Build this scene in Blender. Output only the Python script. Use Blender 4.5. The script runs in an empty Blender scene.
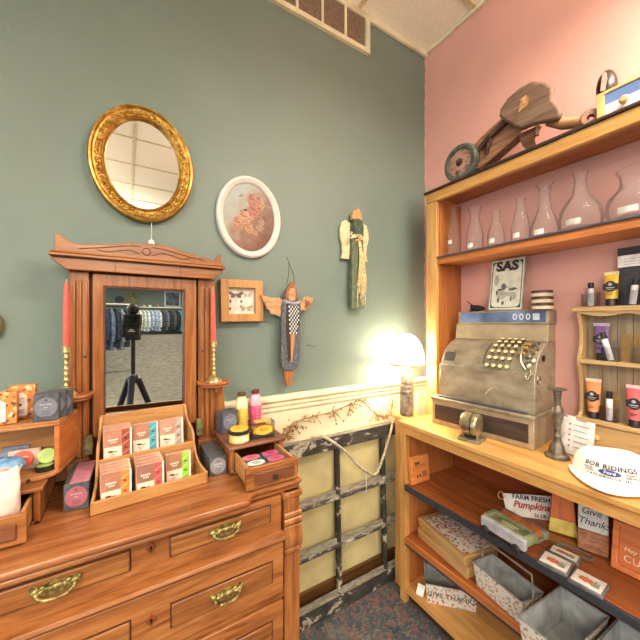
import bpy, bmesh, math, random
from mathutils import Vector, Matrix, Euler
R = random.Random(7)
S = bpy.context.scene
C = S.collection
pi = math.pi

# ------------------------------------------------------------------ colour and materials
def lin(c):
    return tuple(((v/255)/12.92 if v/255 <= .04045 else ((v/255+.055)/1.055)**2.4) for v in c) + (1.0,)

MATS = {}
def newmat(name):
    m = bpy.data.materials.new(name); m.use_nodes = True
    nt = m.node_tree; b = nt.nodes['Principled BSDF']
    return m, nt, b

def coords(nt, scale=(1, 1, 1), rot=(0, 0, 0)):
    tc = nt.nodes.new('ShaderNodeTexCoord'); mp = nt.nodes.new('ShaderNodeMapping')
    mp.inputs['Scale'].default_value = scale; mp.inputs['Rotation'].default_value = rot
    nt.links.new(tc.outputs['Object'], mp.inputs['Vector'])
    return mp.outputs['Vector']

def ramp(nt, fac, stops):
    r = nt.nodes.new('ShaderNodeValToRGB')
    el = r.color_ramp.elements
    while len(el) < len(stops): el.new(.5)
    for e, (p, c) in zip(el, stops):
        e.position = p; e.color = lin(c)
    nt.links.new(fac, r.inputs['Fac'])
    return r.outputs['Color']

def noise(nt, vec, scale, detail=4, rough=.55, dist=0):
    n = nt.nodes.new('ShaderNodeTexNoise')
    n.inputs['Scale'].default_value = scale; n.inputs['Detail'].default_value = detail
    n.inputs['Roughness'].default_value = rough; n.inputs['Distortion'].default_value = dist
    nt.links.new(vec, n.inputs['Vector'])
    return n.outputs['Fac']

def bump(nt, b, fac, strength=.2, dist=.002):
    n = nt.nodes.new('ShaderNodeBump'); n.inputs['Strength'].default_value = strength
    n.inputs['Distance'].default_value = dist
    nt.links.new(fac, n.inputs['Height']); nt.links.new(n.outputs['Normal'], b.inputs['Normal'])

def plain(name, c, rough=.55, metal=0, bumps=None, var=.06, vscale=30):
    if name in MATS: return MATS[name]
    m, nt, b = newmat(name)
    v = coords(nt)
    f = noise(nt, v, vscale)
    lo = tuple(max(0, x*(1-var*2.2)) for x in c); hi = tuple(min(255, x*(1+var)) for x in c)
    nt.links.new(ramp(nt, f, [(.3, lo), (.65, hi)]), b.inputs['Base Color'])
    b.inputs['Roughness'].default_value = rough; b.inputs['Metallic'].default_value = metal
    if bumps:
        bump(nt, b, noise(nt, v, bumps[0], 3), bumps[1], bumps[2] if len(bumps) > 2 else .002)
    MATS[name] = m
    return m

def wood(name, dark, mid, light, axis='x', scale=1., rough=.42, spread=(.25, .5, .75), bm=.12):
    if name in MATS: return MATS[name]
    m, nt, b = newmat(name)
    s = {'x': (1.2, 14, 14), 'y': (14, 1.2, 14), 'z': (14, 14, 1.2)}[axis]
    v = coords(nt, tuple(a*scale for a in s))
    f = noise(nt, v, 2.2, 8, .62, 1.2)
    v2 = coords(nt, tuple(a*scale*5 for a in s))
    f2 = noise(nt, v2, 3, 4, .6, .3)
    mx = nt.nodes.new('ShaderNodeMath'); mx.operation = 'MULTIPLY_ADD'
    nt.links.new(f2, mx.inputs[0]); mx.inputs[1].default_value = .35
    sub = nt.nodes.new('ShaderNodeMath'); sub.operation = 'SUBTRACT'; sub.inputs[1].default_value = .17
    nt.links.new(f, sub.inputs[0]); nt.links.new(sub.outputs[0], mx.inputs[2])
    nt.links.new(ramp(nt, mx.outputs[0], [(spread[0], dark), (spread[1], mid), (spread[2], light)]), b.inputs['Base Color'])
    b.inputs['Roughness'].default_value = rough
    bump(nt, b, mx.outputs[0], bm, .001)
    MATS[name] = m
    return m

def spots(name, base, cols, scale=60, thr=.33, rough=.6, leaf=True, metal=0):
    """small printed blossoms scattered on a pale ground"""
    if name in MATS: return MATS[name]
    m, nt, b = newmat(name)
    v = coords(nt)
    vo = nt.nodes.new('ShaderNodeTexVoronoi'); vo.inputs['Scale'].default_value = scale
    wob = nt.nodes.new('ShaderNodeTexNoise'); wob.inputs['Scale'].default_value = scale*1.7
    nt.links.new(v, wob.inputs['Vector'])
    add = nt.nodes.new('ShaderNodeMixRGB'); add.blend_type = 'LINEAR_LIGHT'; add.inputs['Fac'].default_value = .6/scale
    nt.links.new(v, add.inputs['Color1']); nt.links.new(wob.outputs['Color'], add.inputs['Color2'])
    nt.links.new(add.outputs['Color'], vo.inputs['Vector'])
    sep = nt.nodes.new('ShaderNodeSeparateColor'); nt.links.new(vo.outputs['Color'], sep.inputs['Color'])
    n = len(cols)
    col = ramp(nt, sep.outputs[0], [(i/n, c) for i, c in enumerate(cols)])
    nt.nodes[-1].color_ramp.interpolation = 'CONSTANT'
    lt = nt.nodes.new('ShaderNodeMath'); lt.operation = 'LESS_THAN'; lt.inputs[1].default_value = thr
    nt.links.new(vo.outputs['Distance'], lt.inputs[0])
    mx = nt.nodes.new('ShaderNodeMixRGB'); mx.inputs['Color1'].default_value = lin(base)
    nt.links.new(lt.outputs[0], mx.inputs['Fac']); nt.links.new(col, mx.inputs['Color2'])
    nt.links.new(mx.outputs['Color'], b.inputs['Base Color'])
    b.inputs['Roughness'].default_value = rough; b.inputs['Metallic'].default_value = metal
    MATS[name] = m
    return m

def patches(name, stops, scale=25, stretch=(1, 1, 1), detail=8, rough=.7, metal=0, bs=.3):
    if name in MATS: return MATS[name]
    m, nt, b = newmat(name)
    v = coords(nt, stretch)
    f = noise(nt, v, scale, detail, .65, .4)
    nt.links.new(ramp(nt, f, stops), b.inputs['Base Color'])
    b.inputs['Roughness'].default_value = rough; b.inputs['Metallic'].default_value = metal
    bump(nt, b, f, bs, .002)
    MATS[name] = m
    return m

def glass(name, tint=(245, 248, 250), refl=1.0, edge=.5, highlight_mix=0):
    """thin clear glass: lets light through, mirrors at grazing angles"""
    if name in MATS: return MATS[name]
    m = bpy.data.materials.new(name); m.use_nodes = True
    nt = m.node_tree; nt.nodes.clear()
    out = nt.nodes.new('ShaderNodeOutputMaterial'); mix = nt.nodes.new('ShaderNodeMixShader')
    tr = nt.nodes.new('ShaderNodeBsdfTransparent'); gl = nt.nodes.new('ShaderNodeBsdfGlossy')
    gl.inputs['Roughness'].default_value = .03
    tr.inputs['Color'].default_value = lin(tint)
    lw = nt.nodes.new('ShaderNodeLayerWeight'); lw.inputs['Blend'].default_value = edge
    mu = nt.nodes.new('ShaderNodeMath'); mu.operation = 'MULTIPLY'; mu.inputs[1].default_value = refl
    nt.links.new(lw.outputs['Fresnel'], mu.inputs[0])
    nt.links.new(mu.outputs[0], mix.inputs['Fac'])
    nt.links.new(tr.outputs[0], mix.inputs[1]); nt.links.new(gl.outputs[0], mix.inputs[2])
    last = mix
    if highlight_mix:
        df = nt.nodes.new('ShaderNodeBsdfDiffuse'); df.inputs['Color'].default_value = (.9, .9, .9, 1)  # even white mix stands in for bright highlights on the glass
        last = nt.nodes.new('ShaderNodeMixShader'); last.inputs['Fac'].default_value = highlight_mix
        nt.links.new(mix.outputs[0], last.inputs[1]); nt.links.new(df.outputs[0], last.inputs[2])
    nt.links.new(last.outputs[0], out.inputs['Surface'])
    MATS[name] = m
    return m

def emit(name, c, strength):
    if name in MATS: return MATS[name]
    m, nt, b = newmat(name)
    b.inputs['Base Color'].default_value = lin(c)
    b.inputs['Emission Color'].default_value = lin(c); b.inputs['Emission Strength'].default_value = strength
    MATS[name] = m
    return m

OAK = lambda a='x': wood('red_oak_'+a, (102, 56, 26), (148, 92, 48), (174, 118, 68), a, .8, .26, (.27, .5, .73), .1)
OAKP = lambda a='x': wood('oak_panel_'+a, (92, 52, 24), (140, 88, 46), (170, 116, 66), a, .5, .26, (.28, .5, .7))
TAN = lambda a='x': wood('tan_oak_'+a, (150, 100, 52), (186, 138, 84), (206, 160, 106), a, 1.2)
PINE = lambda a='x': wood('yellow_pine_'+a, (178, 118, 58), (206, 154, 88), (224, 178, 114), a, .7, .38)
REDW = lambda a='x': wood('reddish_shelf_'+a, (112, 56, 28), (156, 88, 48), (178, 110, 68), a, .6, .26)
PINEO = lambda a='x': wood('orange_pine_'+a, (150, 84, 40), (184, 112, 58), (204, 134, 76), a, .7, .4)
BRASS = lambda: plain('old_brass', (196, 176, 122), .36, .8, None, .18, 60)

# ------------------------------------------------------------------ mesh builder
class MB:
    def __init__(self): self.v = []; self.f = []; self.mi = []
    def add(self, vs, fs, M=None, mi=0):
        o = len(self.v)
        self.v += [tuple(M @ Vector(p)) if M else tuple(p) for p in vs]
        self.f += [tuple(i+o for i in f) for f in fs]
        self.mi += [mi]*len(fs)
        return self
    def box(self, x0, x1, y0, y1, z0, z1, M=None, mi=0):
        vs = [(x, y, z) for z in (z0, z1) for y in (y0, y1) for x in (x0, x1)]
        return self.add(vs, [(0, 2, 3, 1), (4, 5, 7, 6), (0, 1, 5, 4), (2, 6, 7, 3), (0, 4, 6, 2), (1, 3, 7, 5)], M, mi)
    def lathe(self, prof, n=24, M=None, mi=0, closed=False, sx=1, sy=1):
        """prof: (r,z) list along z axis"""
        vs = []; fs = []
        for r, z in prof:
            for k in range(n):
                a = 2*pi*k/n; vs.append((r*math.cos(a)*sx, r*math.sin(a)*sy, z))
        m = len(prof)
        for i in range(m-1 if not closed else m):
            j = (i+1) % m
            for k in range(n):
                l = (k+1) % n
                fs.append((i*n+k, i*n+l, j*n+l, j*n+k))
        if not closed:
            if prof[0][0] > 1e-6: fs.append(tuple(range(n-1, -1, -1)))
            if prof[-1][0] > 1e-6: fs.append(tuple((m-1)*n+k for k in range(n)))
        return self.add(vs, fs, M, mi)
    def prism(self, poly, d0, d1, plane='xz', M=None, mi=0):
        """poly extruded: xz plane along y, xy along z, yz along x"""
        n = len(poly)
        def p(a, b, d):
            return {'xz': (a, d, b), 'xy': (a, b, d), 'yz': (d, a, b)}[plane]
        vs = [p(a, b, d0) for a, b in poly]+[p(a, b, d1) for a, b in poly]
        fs = [tuple(range(n)), tuple(range(2*n-1, n-1, -1))]+[(i, i+n, (i+1) % n+n, (i+1) % n) for i in range(n)]
        return self.add(vs, fs, M, mi)
    def tube(self, pts, r, n=8, closed=False, M=None, mi=0):
        pts = [Vector(p) for p in pts]; m = len(pts)
        rs = r if isinstance(r, (list, tuple)) else [r]*m
        vs = []; fs = []; up = None
        for i, p in enumerate(pts):
            a = pts[i-1] if (i > 0 or closed) else pts[i]; b = pts[(i+1) % m] if (i < m-1 or closed) else pts[i]
            t = (b-a).normalized()
            if up is None: up = Vector((0, 0, 1)) if abs(t.z) < .9 else Vector((1, 0, 0))
            sd = t.cross(up)
            if sd.length < 1e-4: up = Vector((1, .3, .2)); sd = t.cross(up)
            sd.normalize(); up = sd.cross(t).normalized()
            for k in range(n):
                q = 2*pi*k/n; vs.append(p+(sd*math.cos(q)+up*math.sin(q))*rs[i])
        for i in range(m if closed else m-1):
            j = (i+1) % m
            for k in range(n):
                l = (k+1) % n; fs.append((i*n+k, i*n+l, j*n+l, j*n+k))
        if not closed: fs += [tuple(range(n-1, -1, -1)), tuple((m-1)*n+k for k in range(n))]
        return self.add(vs, fs, M, mi)
    def ball(self, c, rx, ry=None, rz=None, n=12, m=8, M=None, mi=0):
        ry = ry or rx; rz = rz or rx
        pr = [(math.sin(pi*i/m), -math.cos(pi*i/m)) for i in range(m+1)]
        vs = []; fs = []
        vs.append((c[0], c[1], c[2]-rz))
        for i in range(1, m):
            for k in range(n):
                a = 2*pi*k/n; vs.append((c[0]+rx*pr[i][0]*math.cos(a), c[1]+ry*pr[i][0]*math.sin(a), c[2]+rz*pr[i][1]))
        vs.append((c[0], c[1], c[2]+rz)); L = len(vs)-1
        for k in range(n):
            l = (k+1) % n
            fs.append((0, 1+l, 1+k)); fs.append((L, L-n+k, L-n+l))
            for i in range(m-2):
                fs.append((1+i*n+k, 1+i*n+l, 1+(i+1)*n+l, 1+(i+1)*n+k))
        return self.add(vs, fs, M, mi)
    def build(self, name, mat, parent=None, bevel=0, seg=2, M=None, smooth=35, subsurf=0):
        me = bpy.data.meshes.new(name)
        me.from_pydata(self.v, [], self.f); me.validate()
        b = bmesh.new(); b.from_mesh(me); bmesh.ops.recalc_face_normals(b, faces=b.faces); b.to_mesh(me); b.free()
        for i in (mat if isinstance(mat, (list, tuple)) else [mat]): me.materials.append(i)
        if any(self.mi) and len(me.polygons) == len(self.mi):
            for p, i in zip(me.polygons, self.mi): p.material_index = i
        for p in me.polygons: p.use_smooth = True
        me.set_sharp_from_angle(angle=math.radians(smooth))
        o = bpy.data.objects.new(name, me); C.objects.link(o)
        if M is not None: o.matrix_basis = M
        if parent: o.parent = parent
        if bevel:
            md = o.modifiers.new('bevel', 'BEVEL'); md.width = bevel; md.segments = seg; md.limit_method = 'ANGLE'
            md.angle_limit = math.radians(40); md.harden_normals = False
        if subsurf:
            md = o.modifiers.new('sub', 'SUBSURF'); md.levels = subsurf; md.render_levels = subsurf
        return o

def tag(o, label, cat, group=None):
    o['label'] = label; o['category'] = cat
    if group: o['group'] = group
    return o
def thing(name, label, cat, loc=(0, 0, 0), rz=0, group=None, rot=None):
    o = bpy.data.objects.new(name, None); C.objects.link(o)
    o.empty_display_size = .02
    o.location = loc; o.rotation_euler = rot if rot else (0, 0, math.radians(rz))
    return tag(o, label, cat, group)
def struct(o):
    o['kind'] = 'structure'; return o
def T(x=0, y=0, z=0, rx=0, ry=0, rz=0):
    return Matrix.Translation((x, y, z)) @ Euler([math.radians(a) for a in (rx, ry, rz)]).to_matrix().to_4x4()
def dup(root, label, loc=None, rz=None, group=None, swap=None):
    """copy of a thing with its parts and their sub-parts; swap = {old material: new material}"""
    def cp(o, par):
        c = o.copy(); C.objects.link(c); c.parent = par
        if swap and c.type == 'MESH' and any(m in swap for m in c.data.materials[:]):
            c.data = c.data.copy()
            for i, m in enumerate(c.data.materials[:]):
                if m in swap: c.data.materials[i] = swap[m]
        for ch in list(o.children): cp(ch, c)
        return c
    r = cp(root, None); r['label'] = label
    if loc is not None: r.location = loc
    if rz is not None: r.rotation_euler = (0, 0, math.radians(rz))
    if group: r['group'] = group
    return r

def text(s, size, ext=.0004, spacing=1., align='CENTER', shear=0, bold=0):
    """lettering as plain mesh data in the xz plane, facing -y"""
    cu = bpy.data.curves.new('lettering', 'FONT'); cu.body = s; cu.size = size; cu.extrude = ext
    cu.align_x = align; cu.align_y = 'CENTER'; cu.space_character = spacing; cu.shear = shear; cu.offset = bold
    cu.resolution_u = 3
    o = bpy.data.objects.new('lettering', cu); C.objects.link(o)
    dg = bpy.context.evaluated_depsgraph_get()
    me = bpy.data.meshes.new_from_object(o.evaluated_get(dg))
    vs = [(v.co.x, -v.co.z, v.co.y) for v in me.vertices]; fs = [tuple(p.vertices) for p in me.polygons]
    bpy.data.objects.remove(o); bpy.data.curves.remove(cu); bpy.data.meshes.remove(me)
    return vs, fs

def ell(cx, cz, rx, rz, n=40, a0=0, a1=2*pi):
    return [(cx+rx*math.cos(a0+(a1-a0)*k/n), cz+rz*math.sin(a0+(a1-a0)*k/n)) for k in range(n)]
def smooth_path(pts, n=8):
    P = [Vector(p) for p in pts]; out = []
    for i in range(len(P)-1):
        p0 = P[max(i-1, 0)]; p1 = P[i]; p2 = P[i+1]; p3 = P[min(i+2, len(P)-1)]
        for k in range(n):
            t = k/n
            out.append(.5*((2*p1)+(p2-p0)*t+(2*p0-5*p1+4*p2-p3)*t*t+(-p0+3*p1-3*p2+p3)*t**3))
    out.append(P[-1]); return out

# ================================================================== THE ROOM
D = 1.45; XC = 1.705; HC = 3.28
green = plain('sage_green_plaster', (115, 132, 123), .5, 0, (170, .5, .003), .012, 3)
pink = plain('salmon_pink_plaster', (226, 170, 158), .6, 0, (110, .35, .003), .012, 3)
cream = plain('cream_paint', (232, 222, 188), .5, 0, (60, .1), .04, 8)
creamp = plain('cream_wallpaper', (232, 221, 190), .6, 0, (60, .15), .04, 6)
ceilm = plain('ceiling_tile_white', (250, 246, 230), .85, 0, (220, .08), .02, 120)
struct(MB().box(-4.5, XC+.1, D, D+.1, 0, HC).build('wall_left', green))
struct(MB().box(XC, XC+.1, -1.5, D, 0, HC).build('wall_right', pink))
struct(MB().box(XC+.1, 6, -1.6, -1.5, 0, HC).build('wall_jog', green))
struct(MB().box(6, 6.1, -16, -1.5, 0, HC).build('wall_side', green))
struct(MB().box(-4.6, 6, -16.1, -16, 0, HC).build('wall_rear', green))
# ragged pink paint line at the corner
rag = [(0, 0)]
for k in range(60): rag.append((-.006-.012*R.random(), 1.15+(HC-1.15)*k/59))
rag.append((0, HC))
struct(MB().prism([(XC+a, b) for a, b in rag[1:]], D-.0015, D-.0003, 'xz').build('trim_4', pink))
# carpet: the shop floor, rising gently to a raised sales area far behind
m, nt, b = newmat('patterned_carpet'); v = coords(nt)
vo = nt.nodes.new('ShaderNodeTexVoronoi'); vo.inputs['Scale'].default_value = 34
wn = nt.nodes.new('ShaderNodeTexNoise'); wn.inputs['Scale'].default_value = 30; wn.inputs['Detail'].default_value = 4
nt.links.new(v, wn.inputs['Vector'])
ad = nt.nodes.new('ShaderNodeMixRGB'); ad.blend_type = 'LINEAR_LIGHT'; ad.inputs['Fac'].default_value = .09
nt.links.new(v, ad.inputs['Color1']); nt.links.new(wn.outputs['Color'], ad.inputs['Color2']); nt.links.new(ad.outputs['Color'], vo.inputs['Vector'])
sp = nt.nodes.new('ShaderNodeSeparateColor'); nt.links.new(vo.outputs['Color'], sp.inputs['Color'])
c1 = ramp(nt, sp.outputs[0], [(0, (48, 74, 84)), (.26, (82, 98, 102)), (.48, (148, 96, 90)), (.66, (62, 80, 100)), (.84, (124, 120, 108))])
fn = noise(nt, v, 260, 2)
mx = nt.nodes.new('ShaderNodeMixRGB'); mx.blend_type = 'MULTIPLY'; mx.inputs['Fac'].default_value = .6
nt.links.new(c1, mx.inputs['Color1']); nt.links.new(ramp(nt, fn, [(.3, (96, 96, 96)), (.7, (255, 255, 255))]), mx.inputs['Color2'])
nt.links.new(mx.outputs['Color'], b.inputs['Base Color']); b.inputs['Roughness'].default_value = .95
bump(nt, b, fn, .6, .006); carpet = m
far_carpet = patches('beige_carpet', [(.3, (72, 72, 64)), (.5, (100, 97, 86)), (.7, (126, 121, 108))], 7, (1, 1, 1), 9, .95)
struct(MB().box(-4.6, 6.1, -1.2, D+.1, -.1, 0).build('floor', carpet))
fl = MB(); fl.prism([(-16.1, -.1), (-1.2, -.1), (-1.2, 0), (-8.9, 0), (-13.6, .9), (-16.1, .9)], -4.6, 6.1, 'yz')
struct(fl.build('floor_rear', far_carpet))
struct(MB().box(-4.6, 6.1, -16.1, D+.1, HC, HC+.1).build('ceiling', ceilm))
g = MB()
xs = [.07+1.06*k for k in range(-4, 6)]
for x in xs: g.box(x-.012, x+.012, -16, D if x < XC else -1.5, HC-.006, HC+.002)
for k in range(-28, 4):
    y = -.71+.6*k
    g.box(-4.5, XC if y > -1.5 else 6, y-.012, y+.012, HC-.0055, HC+.002)
struct(g.build('trim_1', plain('ceiling_grid', (214, 198, 160), .5)))
struct(MB().box(.9, XC, D-.02, D, HC-.035, HC).box(XC-.02, XC, -1.5, D-.02, HC-.02, HC).build('trim_5', cream, bevel=.004))
# wainscot and chair rail
w = MB().box(-4.5, XC, D-.012, D, 0, 1.075)
struct(w.build('trim_2', creamp))
r = MB(); prof = [(D-.012, 1.066), (D-.022, 1.07), (D-.022, 1.088), (D-.03, 1.096), (D-.03, 1.112), (D-.042, 1.122), (D-.042, 1.136), (D-.03, 1.146), (D-.004, 1.146), (D-.004, 1.066)]
r.prism(prof, -4.5, XC, 'yz')
# a pilaster moulding next to the bookcase
r.box(1.52, 1.56, D-.02, D-.012, .1, 1.066).box(1.6, 1.69, D-.024, D-.012, .1, 1.066)
struct(r.build('trim_3', cream, bevel=.002))
struct(MB().box(-4.5, XC, D-.03, D-.012, 0, .13).build('baseboard_left', wood('dark_baseboard', (72, 46, 26), (104, 70, 40), (124, 88, 54), 'x'), bevel=.004))

# unseen ceiling panels; hanging ones and up-lights added to brighten ceiling and walls
fix_frame = plain('fixture_white', (238, 238, 234), .4)
diff = emit('lit_diffuser', (255, 244, 226), 2.2)
def unseen_panel(x, y, label, power, L=1.06, W=.58, drop=0, up=.35):
    t = thing('ceiling_light', label, 'ceiling light', (x, y, HC-drop), 0)
    if drop:
        for a in (-1, 1): MB().tube([(a*L*.4, 0, -.006), (a*L*.4, 0, drop-.001)], .003, 6).build('hanging_rod', fix_frame, t)
        u = bpy.data.lights.new('up_light', 'AREA'); u.shape = 'RECTANGLE'; u.size = L-.06; u.size_y = W-.06  # upward fill added to brighten the ceiling
        u.energy = power*up; u.color = lin((255, 238, 214))[:3]
        o = bpy.data.objects.new('up_light', u); C.objects.link(o); o.parent = t; o.location = (0, 0, .01); o.rotation_euler = (pi, 0, 0)
    f = MB()
    for a in (-1, 1):
        f.box(a*L/2-.015, a*L/2+.015, -W/2, W/2, -.035, -.007); f.box(-L/2, L/2, a*W/2-.015, a*W/2+.015, -.035, -.007)
    f.build('frame', fix_frame, t)
    MB().box(-L/2+.014, L/2-.014, -W/2+.014, W/2-.014, -.026, -.008).build('diffuser', diff, t)
    l = bpy.data.lights.new('tube_light', 'AREA'); l.shape = 'RECTANGLE'; l.size = L-.06; l.size_y = W-.06
    l.energy = power; l.color = lin((255, 241, 224))[:3]
    o = bpy.data.objects.new('tube_light', l); C.objects.link(o); o.parent = t; o.location = (0, 0, -.05)
LP = 56
unseen_panel(-1.6, -1.2, 'lit hanging ceiling panel left of the oval gold mirror, nearest the green wall', LP*.8, drop=.6, up=.7)
unseen_panel(-.48, -3.4, 'lit ceiling panel behind the camera tripod', LP*1.2, drop=.6, up=.9)
unseen_panel(-3.0, -2.2, 'lit ceiling panel far to the left over the sales floor', LP, drop=.45)
unseen_panel(1.2, -.2, 'short lit hanging panel close to the pink wall', LP*.62, L=.9, W=.5, drop=.35, up=.22)  # put in near the corner to brighten ceiling and pink wall
for i, (x, y, wd) in enumerate([(.6, -6.4, 'over the near coat rack'), (.6, -10.0, 'half way down the shop'), (2.7, -8.2, 'to the right half way down the shop'), (1.6, -13.0, 'over the far coat rack')]):
    unseen_panel(x, y, 'lit ceiling panel '+wd, 85)  # unseen, added so the mirrored shop is lit

W = bpy.data.worlds.new('soft_daylight'); S.world = W; W.use_nodes = True
W.node_tree.nodes['Background'].inputs['Color'].default_value = (.93, .98, 1.0, 1)
W.node_tree.nodes['Background'].inputs['Strength'].default_value = 1.3

# ================================================================== CAMERA
cd = bpy.data.cameras.new('camera'); cam = bpy.data.objects.new('camera', cd); C.objects.link(cam)
cam.location = (0, 0, 1.5); cam.rotation_euler = (pi/2, 0, math.radians(-31.3))
cd.lens = 18; cd.sensor_width = 36; cd.shift_y = 2/640; cd.clip_start = .01; cd.clip_end = 60
S.camera = cam
S.view_settings.view_transform = 'Standard'; S.view_settings.look = 'None'
S.view_settings.exposure = .62; S.view_settings.gamma = 1
S.cycles.use_denoising = True
S.cycles.max_bounces = 10; S.cycles.transparent_max_bounces = 24
S.cycles.caustics_reflective = False; S.cycles.caustics_refractive = False
S.cycles.sample_clamp_indirect = 6
# ================================================================== DRESSER
def box_front(mb, x0, x1, y0, y1, z0, z1): mb.box(x0, x1, y0, y1, z0, z1)
dr = thing('dresser', 'red oak dresser with framed mirror, carved crest and brass drawer pulls against the green wall', 'dresser', (.06, 1.0, 0))
b = MB(); b.box(-.44, .44, .02, .425, .03, .93); b.box(-.45, .45, .02, .42, 0, .1)
b.build('carcass', OAK('x'), dr, bevel=.003)
# top: projecting bowed middle and recessed ends
pl = [(-.475, .0), (-.385, .0), (-.372, -.012), (-.359, -.036), (-.34, -.045), (.255, -.045), (.274, -.036), (.287, -.012), (.30, .0), (.475, .0), (.475, .43), (-.475, .43)]
MB().prism(pl, .928, .952, 'xy').build('top', wood('oak_top', (106, 58, 28), (152, 94, 52), (182, 126, 78), 'x', .6, .2, (.27, .5, .73)), dr, bevel=.01, seg=3)
MB().prism([(a*.985, c+.008) for a, c in pl], .912, .928, 'xy').build('top_moulding', OAK('x'), dr, bevel=.006, seg=3)
# pilasters with carved scrolls
for s in (-1, 1):
    p = MB(); x0, x1 = (s*.4, s*.466) if s > 0 else (s*.466, s*.4)
    p.box(x0+.003, x1-.003, -.004, .04, .03, .915)
    p.box(x0-.004, x1+.004, -.012, .04, .895, .915)
    p.box(x0+.012, x1-.012, -.009, .0, .845, .893)
    p.box(x0, x1, -.014, .04, .71, .725); p.box(x0, x1, -.010, .04, .765, .772)
    o = p.build('pilaster', OAK('z'), dr, bevel=.003)
    q = MB()
    for zc_, r_ in ((.838, .011), (.816, .014)):
        q.lathe([(r_, x0), (r_, x1)], 16, Matrix.Translation((0, -.006, zc_)) @ Matrix.Rotation(pi/2, 4, 'Y'))
    q.prism([(-.012, .725), (-.02, .74), (-.02, .77), (-.014, .80), (-.002, .81), (.0, .725)], x0, x1, 'yz')
    q.build('scroll', OAK('z'), o, bevel=.002)

def pull(parent, x, y, z):
    h = MB(); M0 = T(x, y, z)
    pl_ = [(-.044, .004), (-.047, .012), (-.04, .018), (-.03, .012), (-.018, .016), (0, .021), (.018, .016), (.03, .012), (.04, .018), (.047, .012), (.044, .004), (.036, -.006), (.02, -.012), (0, -.015), (-.02, -.012), (-.036, -.006)]
    h.prism(pl_, -.003, 0, 'xz', M0)
    for k in range(-4, 5):
        h.ball((k*.009, -.006, .007-.0004*k*k), .0075, .006, .0085-.0003*k*k, 10, 6, M0)
    h.ball((0, -.009, .009), .017, .007, .007, 14, 6, M0)
    for s in (-1, 1):
        h.ball((s*.038, -.005, .006), .010, .007, .009, 10, 6, M0); h.ball((s*.045, -.004, .012), .005, .005, .005, 8, 6, M0)
        h.ball((s*.025, -.006, .012), .006, .005, .005, 8, 6, M0)
    h.tube([(-.038, -.009, .003), (-.034, -.014, -.006), (-.02, -.017, -.013), (0, -.017, -.0155), (.02, -.017, -.013), (.034, -.014, -.006), (.038, -.009, .003)], .0038, 8, M=M0)
    h.build('handle', plain('pull_brass', (142, 128, 78), .42, .6, (120, .6, .004), .34, 90), parent)

def keyhole(parent, y, z):
    k = MB(); k.prism([(0, z-.016), (.013, z), (0, z+.016), (-.013, z)], y-.004, y, 'xz')
    k.build('escutcheon', plain('escutcheon_wood', (120, 62, 34), .4), parent, bevel=.001)
    k = MB(); k.prism(ell(0, z+.002, .003, .004, 12), y-.0055, y-.003, 'xz'); k.box(-.0016, .0016, y-.0055, y-.003, z-.008, z+.001)
    k.build('keyhole', plain('black_iron', (26, 24, 24), .5, .3), parent)

for i, (z0, z1, y, key) in enumerate([(.79, .908, .0, 0), (.592, .762, -.016, 1), (.395, .565, -.016, 1), (.19, .37, -.016, 1)]):
    x1 = .395
    d = MB().box(-x1, x1, y, .03, z0, z1).build('drawer', OAK('x'), dr, bevel=.003)
    zm = (z0+z1)/2+(.012 if i == 0 else .0); hh = .027 if i == 0 else .033
    for s in (-1, 1):
        a, c = (s*.05, s*.352) if s > 0 else (s*.352, s*.05)
        p = MB(); p.box(a, c, y-.007, y+.002, zm-hh, zm+hh)
        p.build('drawer_panel', OAKP('x'), d, bevel=.004)
        e = MB()
        for (u0, u1, v0, v1) in ((a, c, zm+hh, zm+hh+.003), (a, c, zm-hh-.003, zm-hh), (a-.003, a, zm-hh-.003, zm+hh+.003), (c, c+.003, zm-hh-.003, zm+hh+.003)):
            e.box(u0, u1, y-.001, y+.002, v0, v1)
        e.build('panel_groove', plain('dark_groove', (70, 34, 16), .6), d)
        pull(d, s*.203, y-.007, zm-.001)
    keyhole(d, y, zm+(.012 if i else .015))
l = MB(); l.prism([(.03, .765), (-.012, .765), (-.026, .770), (-.03, .778), (-.026, .787), (-.008, .791), (.03, .791)], -.4, .4, 'yz')
l.build('ledge_moulding', OAK('x'), dr, bevel=.001)
MB().box(-.4, .4, -.008, .03, .567, .59).box(-.4, .4, -.008, .03, .37, .393).build('drawer_rail', OAK('x'), dr, bevel=.003)

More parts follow.
